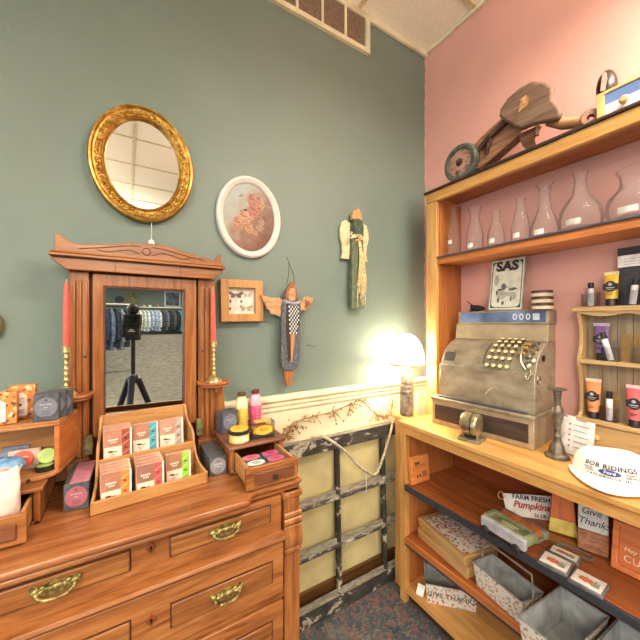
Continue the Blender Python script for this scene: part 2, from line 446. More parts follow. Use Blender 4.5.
# glove boxes on the two ends of the top; the right one with its drawer pulled out
def glove_box(s, pull_out):
    x0, x1 = (.256, .466) if s > 0 else (-.466, -.256)
    bx = MB(); y0, y1 = .14, .41
    bx.box(x0+.002, x0+.017, y0, y1, .952, 1.043); bx.box(x1-.017, x1-.002, y0, y1, .952, 1.043)
    bx.box(x0+.002, x1-.002, y0, y1, .952, .961); bx.box(x0+.002, x1-.002, y1-.01, y1, .952, 1.043)
    o = bx.build('glove_box', OAK('z'), dr, bevel=.002)
    MB().box(x0-.006, x1+.006, y0-.012, y1+.005, 1.043, 1.055).build('box_top', plain('worn_box_top', (128, 82, 62), .38, 0, (40, .1), .1, 14) if s > 0 else OAK('x'), o, bevel=.004, seg=3)
    f = y0-pull_out
    dw = MB()
    dw.box(x0+.02, x0+.028, f+.01, f+.17, .962, 1.028); dw.box(x1-.028, x1-.02, f+.01, f+.17, .962, 1.028)
    dw.box(x0+.02, x1-.02, f+.01, f+.17, .962, .968)
    dw.build('small_drawer', TAN('y'), o, bevel=.001)
    MB().box(x0+.012, x1-.012, f-.004, f+.011, .958, 1.03).build('drawer_front', OAK('x'), o, bevel=.002)
    MB().box(x0+.04, x1-.03, f-.010, f-.003, .972, 1.012).build('drawer_front_panel', wood('walnut_panel', (84, 46, 26), (116, 68, 42), (138, 88, 58), 'x'), o, bevel=.003)
    MB().lathe([(.0, -.022), (.006, -.021), (.0085, -.015), (.006, -.008), (.004, 0)], 14, Matrix.Translation(((x0+x1)/2, f-.009, .992)) @ Matrix.Rotation(-pi/2, 4, 'X') @ Matrix.Identity(4)).build('knob', plain('dark_knob', (58, 50, 48), .35, .3), o)
glove_box(1, .145); glove_box(-1, .088)

# mirror structure above the top (dresser-local coordinates)
ym = .33
def post(s):
    p = MB(); x0, x1 = (.190, .256) if s > 0 else (-.222, -.166)
    p.box(x0, x1, ym+.02, ym+.055, .952, 1.672)
    for k in range(3):
        c = x0+(x1-x0)*(.2+.3*k); p.box(c-.0075, c+.0075, ym+.012, ym+.022, 1.04, 1.64)
    p.box(x0-.004, x1+.004, ym+.006, ym+.058, .952, 1.03)
    o = p.build('mirror_post', OAK('z'), dr, bevel=.003)
    # flared lower bracket carrying the candle shelf
    e = x1 if s > 0 else x0
    q = MB(); q.prism([(e-s*.01, .97), (e+s*.075, .97), (e+s*.07, 1.02), (e+s*.045, 1.10), (e+s*.035, 1.20), (e+s*.032, 1.25), (e-s*.01, 1.25)], ym+.025, ym+.055, 'xz')
    q.prism([(e-s*.012, 1.2425), (e+s*.02, 1.2425), (e+s*.02, 1.236), (e+s*.008, 1.228), (e+s*.004, 1.22), (e-s*.008, 1.217)], ym-.03, ym+.03, 'xz')
    q.build('bracket', OAK('z'), o, bevel=.003)
    cx = .244 if s > 0 else -.214
    sh = MB()
    for rr, z0, z1 in ((.056, 1.243, 1.25), (.062, 1.253, 1.262)):
        pts = [(cx+rr*math.cos(a), ym+.0+rr*.95*math.sin(a)) for a in [pi+pi*k/20 for k in range(21)]]
        pts += [(cx+rr, ym+.05), (cx-rr, ym+.05)]
        sh.prism(pts, z0, z1, 'xy')
    sh.prism([(cx+.05*math.cos(pi+pi*k/20), ym+.05*math.sin(pi+pi*k/20)) for k in range(21)]+[(cx+.05, ym+.045), (cx-.05, ym+.045)], 1.249, 1.254, 'xy')
    sh.build('candle_shelf', wood('shelf_oak', (122, 64, 30), (170, 102, 58), (196, 134, 86), 'x'), dr, bevel=.002)
post(1); post(-1)
# tilting frame
f = MB(); L_, R_, B_, T_ = -.157, .182, 1.10, 1.668; gl, gr, gb, gt = -.125, .139, 1.166, 1.625
def mitre(a, c, y0, y1):
    n = 4
    vs = [(p[0], y, p[1]) for y in (y0, y1) for p in (a+c)]
    fs = [(i, (i+1) % 4, 4+(i+1) % 4, 4+i) for i in range(4)]+[(8+i, 8+(i+1) % 4, 12+(i+1) % 4, 12+i) for i in range(4)]
    fs += [(i, (i+1) % 4, 8+(i+1) % 4, 8+i) for i in range(4)]+[(4+i, 4+(i+1) % 4, 12+(i+1) % 4, 12+i) for i in range(4)]
    return vs, fs
vs, fs = mitre([(L_, B_), (R_, B_), (R_, T_), (L_, T_)], [(gl, gb), (gr, gb), (gr, gt), (gl, gt)], ym+.014, ym+.05)
fr = MB().add(vs, fs).build('mirror_frame', OAK('z'), dr, bevel=.004, seg=3)
vs, fs = mitre([(gl-.002, gb-.002), (gr+.002, gb-.002), (gr+.002, gt+.002), (gl-.002, gt+.002)], [(gl+.004, gb+.004), (gr-.004, gb+.004), (gr-.004, gt-.004), (gl+.004, gt-.004)], ym+.02, ym+.045)
MB().add(vs, fs).build('inner_bead', plain('bead_brown', (96, 54, 30), .45), fr)
MB().box(gl, gr, ym+.042, ym+.046, gb, gt).build('mirror_glass', plain('mirror_silver', (226, 228, 226), .0, 1.0, None, 0), fr)
bk = MB().box(-.175, .2, ym+.052, ym+.075, .952, 1.674).build('back_board', wood('dark_oak', (70, 28, 14), (96, 44, 24), (116, 58, 34), 'z'), dr)
for s in (-1, 1):
    x = -.166 if s < 0 else .19
    MB().box(x-.011, x+.011, ym+.0, ym+.02, 1.05, 1.115).box(x-.013, x+.013, ym-.003, ym+.015, 1.07, 1.09).build('pivot_bracket', plain('verdigris', (122, 126, 92), .5, .6, None, .2), dr, bevel=.002)
MB().lathe([(.0, 0), (.006, .002), (.006, .008), (0, .01)], 10, Matrix.Translation((-.175, ym+.006, 1.385)) @ Matrix.Rotation(pi/2, 4, 'X')).lathe([(.0, 0), (.006, .002), (.006, .008), (0, .01)], 10, Matrix.Translation((.20, ym+.006, 1.385)) @ Matrix.Rotation(pi/2, 4, 'X')).build('side_screw', plain('screw_wood', (96, 48, 24), .4), dr)
# cornice and crest
c = MB(); xl, xr = -.264, .280
c.prism([(xl+.04, 1.672), (xl, 1.704), (xl, 1.712), (xr, 1.712), (xr, 1.704), (xr-.04, 1.672)], ym-.015, ym+.08, 'xz')
c.build('cornice', OAK('x'), dr, bevel=.002)
MB().box(xl+.004, xr-.004, ym-.024, ym+.08, 1.7095, 1.7125).build('shadow_bead', plain('dark_groove', (70, 34, 16), .6), dr)  # thin dark strip under the cornice shelf
MB().box(xl-.004, xr+.004, ym-.032, ym+.08, 1.712, 1.722).box(xl, xr, ym-.028, ym+.08, 1.7225, 1.729).build('cornice_shelf', OAK('x'), dr, bevel=.003)
g = MB()
for x in (-.09, .118): g.box(x-.0008, x+.0008, ym-.0165, ym-.01, 1.674, 1.71)
g.build('joint_line', plain('joint_dark', (60, 30, 16), .6), dr)
top = [(xl+.008, 1.729), (xl+.008, 1.79), (xl+.022, 1.79), (xl+.038, 1.776), (xl+.06, 1.762), (-.165, 1.765), (-.09, 1.776), (-.055, 1.786), (-.04, 1.793), (-.03, 1.787), (.0, 1.79), (.03, 1.793), (.05, 1.791), (.062, 1.797), (.08, 1.79), (.13, 1.777), (.19, 1.762), (.235, 1.752), (.25, 1.752), (.258, 1.768), (.266, 1.778), (.276, 1.778), (.276, 1.729)]
top = [(a, 1.729+(z-1.729)*.92) for a, z in top]
cr = MB().prism(top, ym+.0, ym+.022, 'xz').build('crest', OAK('x'), dr, bevel=.002)
cv = MB()
for s in (-1, 1):
    cv.tube([(.006+s*x, ym-.001, z) for x, z in ((.02, 1.775), (.06, 1.772), (.10, 1.763), (.15, 1.753), (.2, 1.745))], .0014, 6)
    cv.tube([(.006+s*x, ym-.001, z) for x, z in ((.02, 1.745), (.05, 1.758), (.09, 1.75), (.12, 1.742), (.15, 1.748))], .0014, 6)
cv.tube([(.006+.013*math.cos(a), ym-.001, 1.757+.013*math.sin(a)) for a in [2*pi*k/14 for k in range(14)]], .0014, 6, True)
cv.build('carving', plain('carved_line', (92, 46, 22), .5), cr)

# ------------------------------------------------------------------ candles
def twisted():
    pts = [(.032, 0), (.032, .003), (.026, .012), (.014, .022), (.008, .03)]
    z = .024
    for k in range(6):
        pts += [(.0055, z+.003), (.0082, z+.009), (.0055, z+.015)]; z += .018
    pts += [(.006, .136), (.012, .140), (.0105, .146), (.0105, .16), (.0125, .161), (.009, .162), (.009, .15), (0, .15)]
    return pts
cs = thing('candlestick', 'twisted brass candlestick on the right bracket shelf of the dresser mirror', 'candlestick', (.300, 1.304, 1.2625), 0)
MB().lathe(twisted(), 20).build('stem', BRASS(), cs)
MB().lathe([(.033, 0), (.033, .004), (.03, .006)], 8, T(z=.0)).build('base', BRASS(), cs)
dup(cs, 'twisted brass candlestick on the left bracket shelf of the dresser mirror', (-.163, 1.304, 1.2625))
red = plain('coral_red_wax', (214, 92, 78), .4, 0, None, .04)
for x, wd, l in ((.300, 'right', -1), (-.163, 'left', 0)):
    cn = thing('candle', 'tall coral red taper candle in the %s brass candlestick' % wd, 'candle', (x, 1.304, 1.4135), 0, None, (math.radians(-.5), math.radians(l), 0))
    MB().lathe([(.0085, 0), (.009, .01), (.0088, .12), (.0075, .19), (.005, .212), (.0025, .216), (0, .217)], 16).build('taper', red, cn)
    MB().tube([(0, 0, .215), (.001, 0, .222), (.0025, 0, .226)], .0009, 6).build('wick', plain('wick', (230, 220, 200), .8), cn)

# ------------------------------------------------------------------ soap display
sd = thing('soap_display', 'two-step light wood counter display holding boxed soaps in front of the dresser mirror', 'display stand', (.078, 1.117, .953), 4.5)
def side(s):
    p = [(0, 0), (.215, 0), (.212, .218), (.204, .228), (.192, .228), (.184, .2), (.168, .176), (.13, .158), (.114, .14), (.107, .105), (.09, .07), (.065, .05), (.03, .042), (0, .038)]
    n = len(p); sx = lambda y: .163-.026*y/.2
    vs = [(s*(sx(y)-.008), y, z) for y, z in p]+[(s*sx(y), y, z) for y, z in p]
    fs = [tuple(range(n)), tuple(range(2*n-1, n-1, -1))]+[(i, i+n, (i+1) % n+n, (i+1) % n) for i in range(n)]
    MB().add(vs, fs).build('side_panel', TAN('z'), sd, bevel=.002)
side(1); side(-1)
MB().box(-.163, .163, 0, .009, 0, .036).build('front_lip', TAN('x'), sd, bevel=.002)
MB().prism([(-.153, .009), (.153, .009), (.132, .2), (-.132, .2)], 0, .007, 'xy').build('floor_board', TAN('x'), sd, bevel=.001)
MB().box(-.143, .143, .1, .108, .007, .116).build('middle_lip', TAN('x'), sd, bevel=.002)
MB().prism([(-.142, .108), (.142, .108), (.132, .2), (-.132, .2)], .097, .104, 'xy').build('upper_board', TAN('x'), sd, bevel=.001)
MB().box(-.137, .137, .2, .212, .007, .23).build('back_panel', TAN('x'), sd, bevel=.003)

cream_b = plain('soap_box_cream', (236, 218, 196), .6)
def soap(col, brown, name):
    t = thing('soap_box', 'x', 'soap box', (0, 0, 0), 0)
    t.scale = (1.09, 1, 1.07)
    w, d, h = .072, .019, .088
    MB().box(-w/2, w/2, 0, d, 0, h).build('carton', [plain('soap_carton_top', (208, 162, 138), .6)], t, bevel=.0012)
    MB().box(-w/2+.002, .010, -.0012, 0, .038, h-.002).build('brown_label', plain('soap_label_'+str(brown[0]), brown, .6), t)
    MB().box(-w/2+.002, .010, -.0012, 0, .002, .038).build('cream_label', cream_b, t)
    st = MB().box(.010, .030, -.0012, 0, .002, h-.002).build('scent_strip', plain('scent_'+name, col, .55), t)
    q = MB()
    dk = tuple(int(x*.55) for x in col)
    for z in (.03, .058): q.prism(ell(.02, z, .004, .0032, 10), -.002, -.0011, 'xz')
    q.build('strip_print', plain('scent_dark_'+name, dk, .6), st)
    lt = MB()
    for z in (.016, .044, .068): lt.prism([(.011, z-.006), (.029, z+.006), (.029, z+.009), (.011, z-.003)], -.0016, -.0011, 'xz')
    lt.build('strip_pattern', plain('scent_light_'+name, tuple(min(255, int(x*.6+100)) for x in col), .6), st)
    q = MB()
    for k in range(5): q.box(-.024+k*.005, -.0205+k*.005, -.0018, -.0011, .056, .0605)
    for k in range(3): q.box(-.018+k*.005, -.0145+k*.005, -.0018, -.0011, .049, .0525)
    q.box(.031, .0355, -.0012, -.0002, .002, h-.002)
    q.build('white_print', plain('print_white', (246, 238, 226), .6), t)
    q = MB(); q.box(-.025, -.013, -.0018, -.0011, .0225, .0265); q.box(-.02, -.002, -.0018, -.0011, .021, .0235)
    for k in range(3): q.box(-.022+k*.003, -.006-k*.004, -.0018, -.0011, .015-k*.0045, .0162-k*.0045)
    q.build('black_print', plain('print_black', (60, 48, 44), .6), t)
    return t
def stack(proto, x, y, z, n, name, dx=0, lean=-5, step=.021, rise=.002):
    pos = ['front of', 'second in', 'third in', 'fourth in', 'last in']
    for k in range(n):
        lab = '%s soap box, %s its row in the display' % (name, pos[k] if k < n-1 or n == 1 else 'rearmost of') if n > 1 else '%s soap box standing alone in the display' % name
        o = proto if k == 0 else dup(proto, lab)
        o['label'] = lab; o['group'] = 'boxed soaps in the wooden display'
        lx, ly = x+dx*k-.078, y+step*k-1.115; ca, sa = math.cos(math.radians(4.5)), math.sin(math.radians(4.5))
        o.location = (.078+lx*ca-ly*sa, 1.117+lx*sa+ly*ca, z+rise*k); o.rotation_euler = (math.radians(lean), 0, math.radians(4.5+R.uniform(-.4, .4)))
zb = .963; yb = 1.1275; zu = 1.0585; yu = 1.226
stack(soap((232, 132, 58), (168, 118, 96), 'orange'), -.022, yb, zb, 4, 'orange-striped', 0, -4, .0199)
stack(soap((222, 84, 80), (150, 108, 92), 'red'), .068, yb, zb, 4, 'coral-red-striped', 0, -4, .0199)
stack(soap((140, 200, 66), (170, 120, 92), 'green'), .158, yb+.035, zb, 1, 'lime-green-striped')
stack(soap((154, 72, 54), (182, 126, 104), 'brown'), -.012, yu, zu+.001, 3, 'rust-brown-striped', 0, -3, .0200, .0015)
stack(soap((72, 160, 176), (176, 124, 100), 'teal'), .070, yu+.018, zu+.001, 1, 'teal-striped')
stack(soap((170, 154, 140), (186, 142, 120), 'grey'), .152, yu+.018, zu+.001, 1, 'grey-striped')

# ------------------------------------------------------------------ charcoal boxes with round labels
def charcoal(lc, name, w=.056, d=.028, h=.08):
    t = thing('soap_carton', 'x', 'soap box', (0, 0, 0))
    MB().box(-w/2, w/2, 0, d, 0, h).build('carton', plain('charcoal_card', (84, 86, 94), .5, 0, None, .12, 60), t, bevel=.0015)
    r = min(w, h)*.45
    lb = MB(); lb.prism(ell(0, h*.5, r, r*1.08, 28), -.0013, 0, 'xz'); lb.build('round_label', plain('round_label_'+name, lc, .55), t)
    q = MB()
    for k in range(6): q.box(-.014+k*.0048, -.0105+k*.0048, -.002, -.0012, h*.58, h*.58+.0045)
    for k in range(2): q.box(-.005+k*.005, -.0015+k*.005, -.002, -.0012, h*.58-.008, h*.58-.0045)
    q.build('label_print', plain('label_pale_'+name, tuple(min(255, int(v*.5+118)) for v in lc), .6), t)
    q = MB()
    for k in range(3): q.box(-.012+k*.002, .012-k*.002, -.002, -.0012, h*.34-k*.007, h*.34-k*.007+.0015)
    q.box(-.0035, .0035, -.002, -.0012, h*.74, h*.8)
    q.build('label_text', plain('label_dark_'+name, tuple(int(v*.6) for v in lc), .6), t)
    if name == 'mauve': MB().box(-w*.28, w*.5+.0006, .002, d-.001, h, h+.0008).build('top_wrap', plain('wrap_mauve', (196, 130, 150), .5), t)
    return t
cg = charcoal((150, 150, 156), 'grey', .06, .026, .064)
place = ['at the front of', 'second in', 'third in', 'fourth in', 'fifth in', 'at the back of']
for k in range(6):
    lab = 'grey-labelled charcoal carton, %s the row right of the display' % place[k]
    o = cg if k == 0 else dup(cg, lab)
    o['label'] = lab; o['group'] = 'charcoal cartons right of the display'
    o.location = (.2835-.0005*k, 1.168+.0275*k, .953); o.rotation_euler = (0, 0, math.radians(-3))
cp_ = charcoal((170, 104, 118), 'mauve', .06, .027, .078)
for k in range(6):
    lab = 'mauve-labelled charcoal carton, %s the row left of the display' % place[k]
    o = cp_ if k == 0 else dup(cp_, lab)
    o['label'] = lab; o['group'] = 'charcoal cartons left of the display'
    o.location = (-.122+.001*k, 1.163+.0275*k, .9535); o.rotation_euler = (0, 0, math.radians(-4))
cb = charcoal((122, 126, 140), 'slate', .058, .0215, .078)
# one on the right glove box
o = charcoal((118, 124, 142), 'blue', .066, .05, .084)
o['label'] = 'charcoal carton with blue grey label on the right glove box beside the yellow bottle'
o.location = (.36, 1.288, 1.0565); o.rotation_euler = (0, 0, math.radians(16))
# the first slate carton and its two neighbours stand on the crate (placed below)
# ------------------------------------------------------------------ toiletries on the right glove box
clear = glass('clear_plastic', (240, 240, 240), .7, .35)
def bottle(label, col, x, y, capc):
    t = thing('bottle', label, 'bottle', (x, y, 1.056)); t.scale = (.96, .96, .94)
    MB().lathe([(0, .001), (.024, .0), (.0265, .004), (.0265, .105), (.024, .12), (.017, .132), (.0155, .14), (0, .14)], 24).build('filling', plain('filling_'+label[:6], col, .25), t)
    MB().lathe([(.0268, .084), (.0266, .105), (.0242, .121), (.0172, .133)], 24).build('clear_shoulder', plain('powder_'+label[:6], tuple(int(v*.35+150) for v in col), .2), t)
    c = MB().lathe([(.0165, .139), (.0185, .14), (.0185, .152), (.017, .154), (0, .154)], 20).build('cap', plain('cap_'+label[:6], capc, .4, .2), t)
    q = MB()
    for k in range(4): q.box(-.010+.001*k, .010-.002*k, -.0278, -.0262, .074-k*.014, .077-k*.014)
    q.build('label_print', plain('print_'+label[:6], tuple(int(v*.45+130) for v in col), .5), t)
bottle('yellow bottle with a brown metal cap on the right glove box', (232, 200, 84), .422, 1.335, (96, 62, 42))
bottle('pink bottle with a dark red cap on the right glove box', (222, 92, 140), .490, 1.355, (104, 40, 44))
t = thing('scrub_jar', 'squat pale yellow jar with black lid rim on the right glove box', 'jar', (.362, 1.175, 1.056))
MB().lathe([(0, .0), (.034, .0), (.037, .004), (.037, .028), (.034, .032), (0, .032)], 28).build('jar', plain('jar_yellow', (234, 212, 128), .3), t)
lid = MB().lathe([(.0372, .032), (.039, .033), (.039, .044), (.037, .046), (.034, .046), (.034, .044)], 28).build('lid', plain('jar_black', (40, 34, 34), .35), t)
MB().lathe([(0, .0455), (.034, .0455), (.033, .05), (0, .052)], 28).build('lid_label', plain('jar_label_yellow', (236, 190, 54), .4), lid)
q = MB(); q.box(-.022, .022, -.0385, -.036, .01, .026); q.build('side_label', plain('jar_label_cream', (240, 226, 190), .5), t)
t = thing('gift_box', 'clear-sided box with yellow label and black base at the front of the right glove box', 'box', (.455, 1.185, 1.056), -4)
MB().box(-.045, .045, -.024, .024, 0, .012).build('tray', plain('box_black', (46, 42, 44), .4), t, bevel=.002)
MB().box(-.04, .04, -.02, .02, .012, .04).build('yellow_soap', plain('soap_yellow', (236, 188, 60), .5), t, bevel=.006)
MB().box(-.045, .045, -.024, .024, .0125, .058).build('clear_cover', clear, t)
MB().box(-.03, .03, -.018, .018, .0585, .0595).build('top_label', plain('soap_yellow', (236, 188, 60), .5), t)
MB().prism(ell(0, .03, .034, .018, 24), -.0255, -.0242, 'xz').build('front_label', plain('label_amber', (240, 186, 66), .5), t)
MB().box(-.02, .02, -.0265, -.0252, .034, .036).box(-.016, .016, -.0265, -.0252, .028, .03).build('label_print', plain('amber_dark', (150, 104, 30), .5), t)

# cartons lying in the pulled-out right drawer
for k, (x, y, c, nm, lab) in enumerate([(.382, 1.048, (206, 226, 228), 'ice', 'carton with ice-white round label at the front left of the open right drawer'),
                                   (.456, 1.05, (222, 96, 136), 'rose', 'carton with rose-pink round label at the front right of the open right drawer'),
                                   (.382, 1.098, (224, 120, 150), 'blush', 'carton with blush-pink label half under the glove box top, back left of the open drawer'),
                                   (.456, 1.1, (214, 84, 140), 'magenta', 'carton with magenta label half under the glove box top, back right of the open drawer')]):
    t = thing('soap_carton', lab, 'soap box', (x, y-.0, .9705), R.uniform(-1, 1), 'cartons lying in the open right drawer')
    w = .034; hd = .0225
    MB().box(-w, w, -hd, hd, 0, .048).build('carton', plain('charcoal_card', (84, 86, 94), .5, 0, None, .12, 60), t, bevel=.002)
    MB().prism(ell(0, 0, w*.93, hd*.9, 28), .0478, .0495, 'xy').build('round_label', plain('round_label_'+nm, c, .5), t)
    q = MB(); q.box(-.016, .016, .003, .006, .0492, .0502); q.box(-.012, .012, -.006, -.004, .0492, .0502)
    q.build('label_print', plain('print_'+nm, tuple(int(v*.6) for v in c), .5), t)

# ------------------------------------------------------------------ left end of the dresser
ct = thing('crate_shelf', 'open oak crate lying on the left glove box with soap boxes on top of it', 'crate', (-.29, 1.2, 1.056))
wl = wood('crate_oak', (146, 92, 50), (184, 130, 80), (204, 152, 102), 'x')
MB().prism([(-.16, 0), (.113, 0), (.124, .003), (.154, .138), (-.16, .138)], .141, .157, 'xy').build('top_board', wl, ct, bevel=.002)
MB().prism([(.112, .0), (.124, .0), (.154, .138), (.142, .138)], .0, .14, 'xy').build('end_panel', wood('crate_end', (146, 78, 36), (186, 112, 58), (204, 136, 80), 'y'), ct, bevel=.002)
MB().box(-.16, .14, .128, .138, .0125, .14).build('back_panel', wl, ct, bevel=.001)
pts = [(-.16, -.03)]+[(.06+.06*math.sin(a)*1.0, -.03+.03*(1-math.cos(a))) for a in [pi/2*k/8 for k in range(9)]]+[(.142, .137), (-.16, .137)]
MB().prism(pts, 0, .012, 'xy').build('bottom_board', wl, ct, bevel=.003)
# on top of the crate
orange_p = spots('cookie_print', (216, 138, 72), [(120, 66, 40), (236, 190, 130), (150, 84, 56), (244, 214, 170)], 70, .42)
def gift(label, x, y, w, d, h, rz):
    t = thing('soap_box', label, 'soap box', (x, y, 1.2145), rz)
    MB().box(-w/2, w/2, 0, d, 0, h).build('carton', orange_p, t, bevel=.0015)
    l_ = MB().prism([(-w*.32, .008), (w*.2, .008), (w*.2, h*.68), (w*.1, h*.76), (w*.0, h*.8), (-w*.22, h*.76), (-w*.32, h*.68)], -.0016, 0, 'xz').build('label', plain('label_white', (240, 234, 226), .6), t)
    q = MB(); q.ball((-w*.06, -.0018, h*.42), .004, .001, .004, 8, 6)
    for z in (.25, .19, .6): q.box(-w*.2, w*.08, -.0024, -.0014, h*z, h*z+.0015)
    q.build('label_print', plain('label_ink', (96, 74, 60), .6), l_)
gift('orange printed soap box with white tag label, frontmost on the crate', -.3, 1.215, .075, .045, .088, 6)
gift('orange printed soap box behind and right of its tagged twin on the crate', -.262, 1.268, .06, .04, .096, 4)
for k, wd in enumerate(['front', 'middle', 'rear']):
    lab = 'charcoal carton with slate round label on the crate, %s one of three' % wd
    o = cb if k == 0 else dup(cb, lab)
    o['label'] = lab; o['group'] = 'slate cartons on the crate'
    o.location = (-.196+.013*k, 1.2005+.0235*k, 1.2145); o.rotation_euler = (0, 0, math.radians(-2))
# inside the crate
t = thing('wax_melt', 'clear package with a coral red round inside the oak crate', 'package', (-.25, 1.24, 1.07), 0, None, (math.radians(-14), 0, 0))
MB().box(-.04, .035, .0, .012, 0, .058).build('clear_pack', plain('hazy_plastic', (206, 176, 164), .2), t, bevel=.004)
rd = MB().prism(ell(-.006, .03, .025, .024, 28), -.006, .001, 'xz').build('red_round', plain('coral_round', (226, 98, 76), .5), t, bevel=.002)
q = MB(); q.box(-.02, .008, -.0072, -.0058, .034, .038); q.box(-.015, .003, -.0072, -.0058, .024, .026); q.build('label_print', plain('coral_pale', (244, 190, 170), .6), rd)
t = thing('soap_tin', 'black tin with a lime green round soap leaning in it, right end of the crate', 'tin', (-.2, 1.215, 1.0695))
t.scale = (.8, .8, .8)
MB().lathe([(0, 0), (.027, 0), (.028, .002), (.028, .019), (.0255, .019), (.0255, .004), (0, .004)], 28).build('tin', plain('tin_black', (44, 50, 42), .35, .3), t)
MB().lathe([(0, .004), (.0255, .004), (.0255, .018), (0, .018)], 28).build('lower_soap', plain('lime', (176, 206, 120), .5), t)
MB().lathe([(0, -.006), (.026, -.006), (.027, 0), (.026, .006), (0, .006)], 28, T(.004, .012, .046, 74, 0, 0)).build('round_soap', plain('lime', (176, 206, 120), .5), t)
bag = MB()
t = thing('blue_bag', 'crumpled sky blue plastic bag of soap at the front of the oak crate', 'bag', (-.272, 1.185, 1.069))
for k in range(11):
    bag.ball((R.uniform(-.05, .035), R.uniform(-.012, .03), .022+R.uniform(-.002, .022)), R.uniform(.02, .034), R.uniform(.018, .026), R.uniform(.014, .02), 12, 8)
bag.build('bag_film', plain('sky_blue_film', (112, 158, 202), .22, 0, (60, .8, .008), .12, 40), t, smooth=80)
t = thing('grey_pouch', 'small slate blue pouch behind the blue bag in the crate', 'pouch', (-.275, 1.27, 1.069))
p = MB(); p.ball((0, 0, .03), .045, .02, .03, 16, 10); p.box(-.03, .03, -.004, .004, .045, .066); p.build('pouch_body', plain('slate_cloth', (112, 124, 144), .7, 0, (90, .5)), t)
cp2 = thing('hair_tie', 'small loop of black cord on the left glove box before the crate', 'hair tie', (-.222, 1.19, 1.0575), 20)
MB().tube([(.03*math.cos(a), .011*math.sin(a), .002) for a in [2*pi*k/22 for k in range(19)]], .0025, 8).build('loop', plain('black_cord', (40, 32, 30), .6), cp2)
MB().ball((-.012, -.014, .005), .006, .006, .005).build('bead', plain('black_cord', (40, 32, 30), .6), cp2)
# white bag in the left drawer
t = thing('gift_bag', 'white translucent bag with cream label standing in the open left drawer', 'bag', (-.294, 1.096, .97), 0)
t.scale = (.92, .74, .92)
rows = [(.058, .03, 0), (.066, .036, .02), (.068, .036, .06), (.07, .03, .1), (.072, .02, .135), (.07, .009, .16), (.073, .004, .175)]
vs = []; fs = []; n = 36
for i, (a, c_, z) in enumerate(rows):
    for k in range(n):
        q = 2*pi*k/n; w_ = 1+.035*math.sin(5*q+i)+.02*math.sin(9*q-i*2)
        vs.append((a*w_*math.copysign(abs(math.cos(q))**.7, math.cos(q)), c_*w_*math.copysign(abs(math.sin(q))**.7, math.sin(q)), z+(.006*math.sin(7*q) if i == len(rows)-1 else 0)))
for i in range(len(rows)-1):
    for k in range(n):
        l = (k+1) % n; fs.append((i*n+k, i*n+l, (i+1)*n+l, (i+1)*n+k))
fs.append(tuple(range(n-1, -1, -1)))
MB().add(vs, fs).build('bag_film', plain('milky_film', (226, 208, 198), .3, 0, (45, .7, .006), .05, 20), t, smooth=80)
MB().box(-.04, .026, -.0405, -.0385, .03, .1).build('bag_label', plain('label_white', (240, 234, 226), .6), t)

# ================================================================== THINGS ON THE GREEN WALL
gold = patches('gilt', [(.3, (128, 86, 30)), (.5, (178, 134, 58)), (.7, (214, 182, 108))], 45, (1, 1, 1), 5, .34, .8, .25)
def ring(prof, rx, rz, n=72, mb=None):
    """oval moulding in the xz plane; prof = (inset from the outer edge, y)"""
    mb = mb or MB(); vs = []; fs = []; m = len(prof)
    for k in range(n):
        a = 2*pi*k/n
        for d, y in prof: vs.append(((rx-d)*math.cos(a), y, (rz-d)*math.sin(a)))
    for k in range(n):
        l = (k+1) % n
        for i in range(m):
            j = (i+1) % m; fs.append((k*m+i, l*m+i, l*m+j, k*m+j))
    return mb.add(vs, fs)
gm = thing('gold_mirror', 'oval mirror in a gilded ornate frame high on the green wall', 'mirror', (.062, D-.002, 2.117))
RX, RZ = .181, .226
ring([(0, 0), (0, -.018), (.004, -.03), (.011, -.032), (.015, -.026), (.02, -.024), (.04, -.022), (.044, -.027), (.049, -.024), (.053, -.016), (.055, -.012), (.055, 0)], RX, RZ).build('frame', gold, gm)
orn = MB()
for k in range(120):
    a = 2*pi*k/120
    for d, s in ((.026, .0052), (.034, .0045)):
        a2 = a+R.uniform(-.02, .02)
        orn.ball(((RX-d+R.uniform(-.003, .003))*math.cos(a2), -.0235, (RZ-d+R.uniform(-.003, .003))*math.sin(a2)), s*R.uniform(.7, 1.3), .004, s*R.uniform(.7, 1.2), 6, 4)
orn.build('frame_ornament', gold, gm)
MB().prism(ell(0, 0, RX-.053, RZ-.053, 72), -.010, -.002, 'xz').build('mirror_glass', plain('mirror_silver', (226, 228, 226), .0, 1.0, None, 0), gm)
tg = thing('price_tag', 'tiny white price tag on a string below the gold mirror', 'tag', (.088, D-.02, 1.81))
MB().tube([(0, 0, .012), (.001, 0, .05), (0, .0, .09)], .0011, 6).build('string', plain('string_white', (240, 240, 236), .7), tg)
MB().prism([(-.011, 0), (.011, 0), (.011, .008), (.005, .016), (0, .018), (-.005, .016), (-.011, .008)], -.0006, .0006, 'xz').build('card', plain('card_white', (246, 246, 242), .6), tg)

op = thing('oval_painting', 'white oval frame with a painting of pink roses on the green wall', 'picture', (.493, D-.002, 1.985))
RX, RZ = .153, .188
ring([(0, 0), (0, -.016), (.006, -.024), (.014, -.026), (.02, -.02), (.026, -.018), (.03, -.013), (.032, 0)], RX, RZ).build('frame', plain('frame_white', (226, 218, 212), .5, 0, None, .015), op)
m, nt, b = newmat('rose_canvas'); v = coords(nt); sx = nt.nodes.new('ShaderNodeSeparateXYZ'); nt.links.new(v, sx.inputs[0])
ma = nt.nodes.new('ShaderNodeMath'); ma.operation = 'MULTIPLY_ADD'; ma.inputs[1].default_value = -1.6; ma.inputs[2].default_value = .32
nt.links.new(sx.outputs['Z'], ma.inputs[0])
mb_ = nt.nodes.new('ShaderNodeMath'); mb_.operation = 'MULTIPLY_ADD'; mb_.inputs[1].default_value = 1.9; nt.links.new(sx.outputs['X'], mb_.inputs[0]); nt.links.new(ma.outputs[0], mb_.inputs[2])
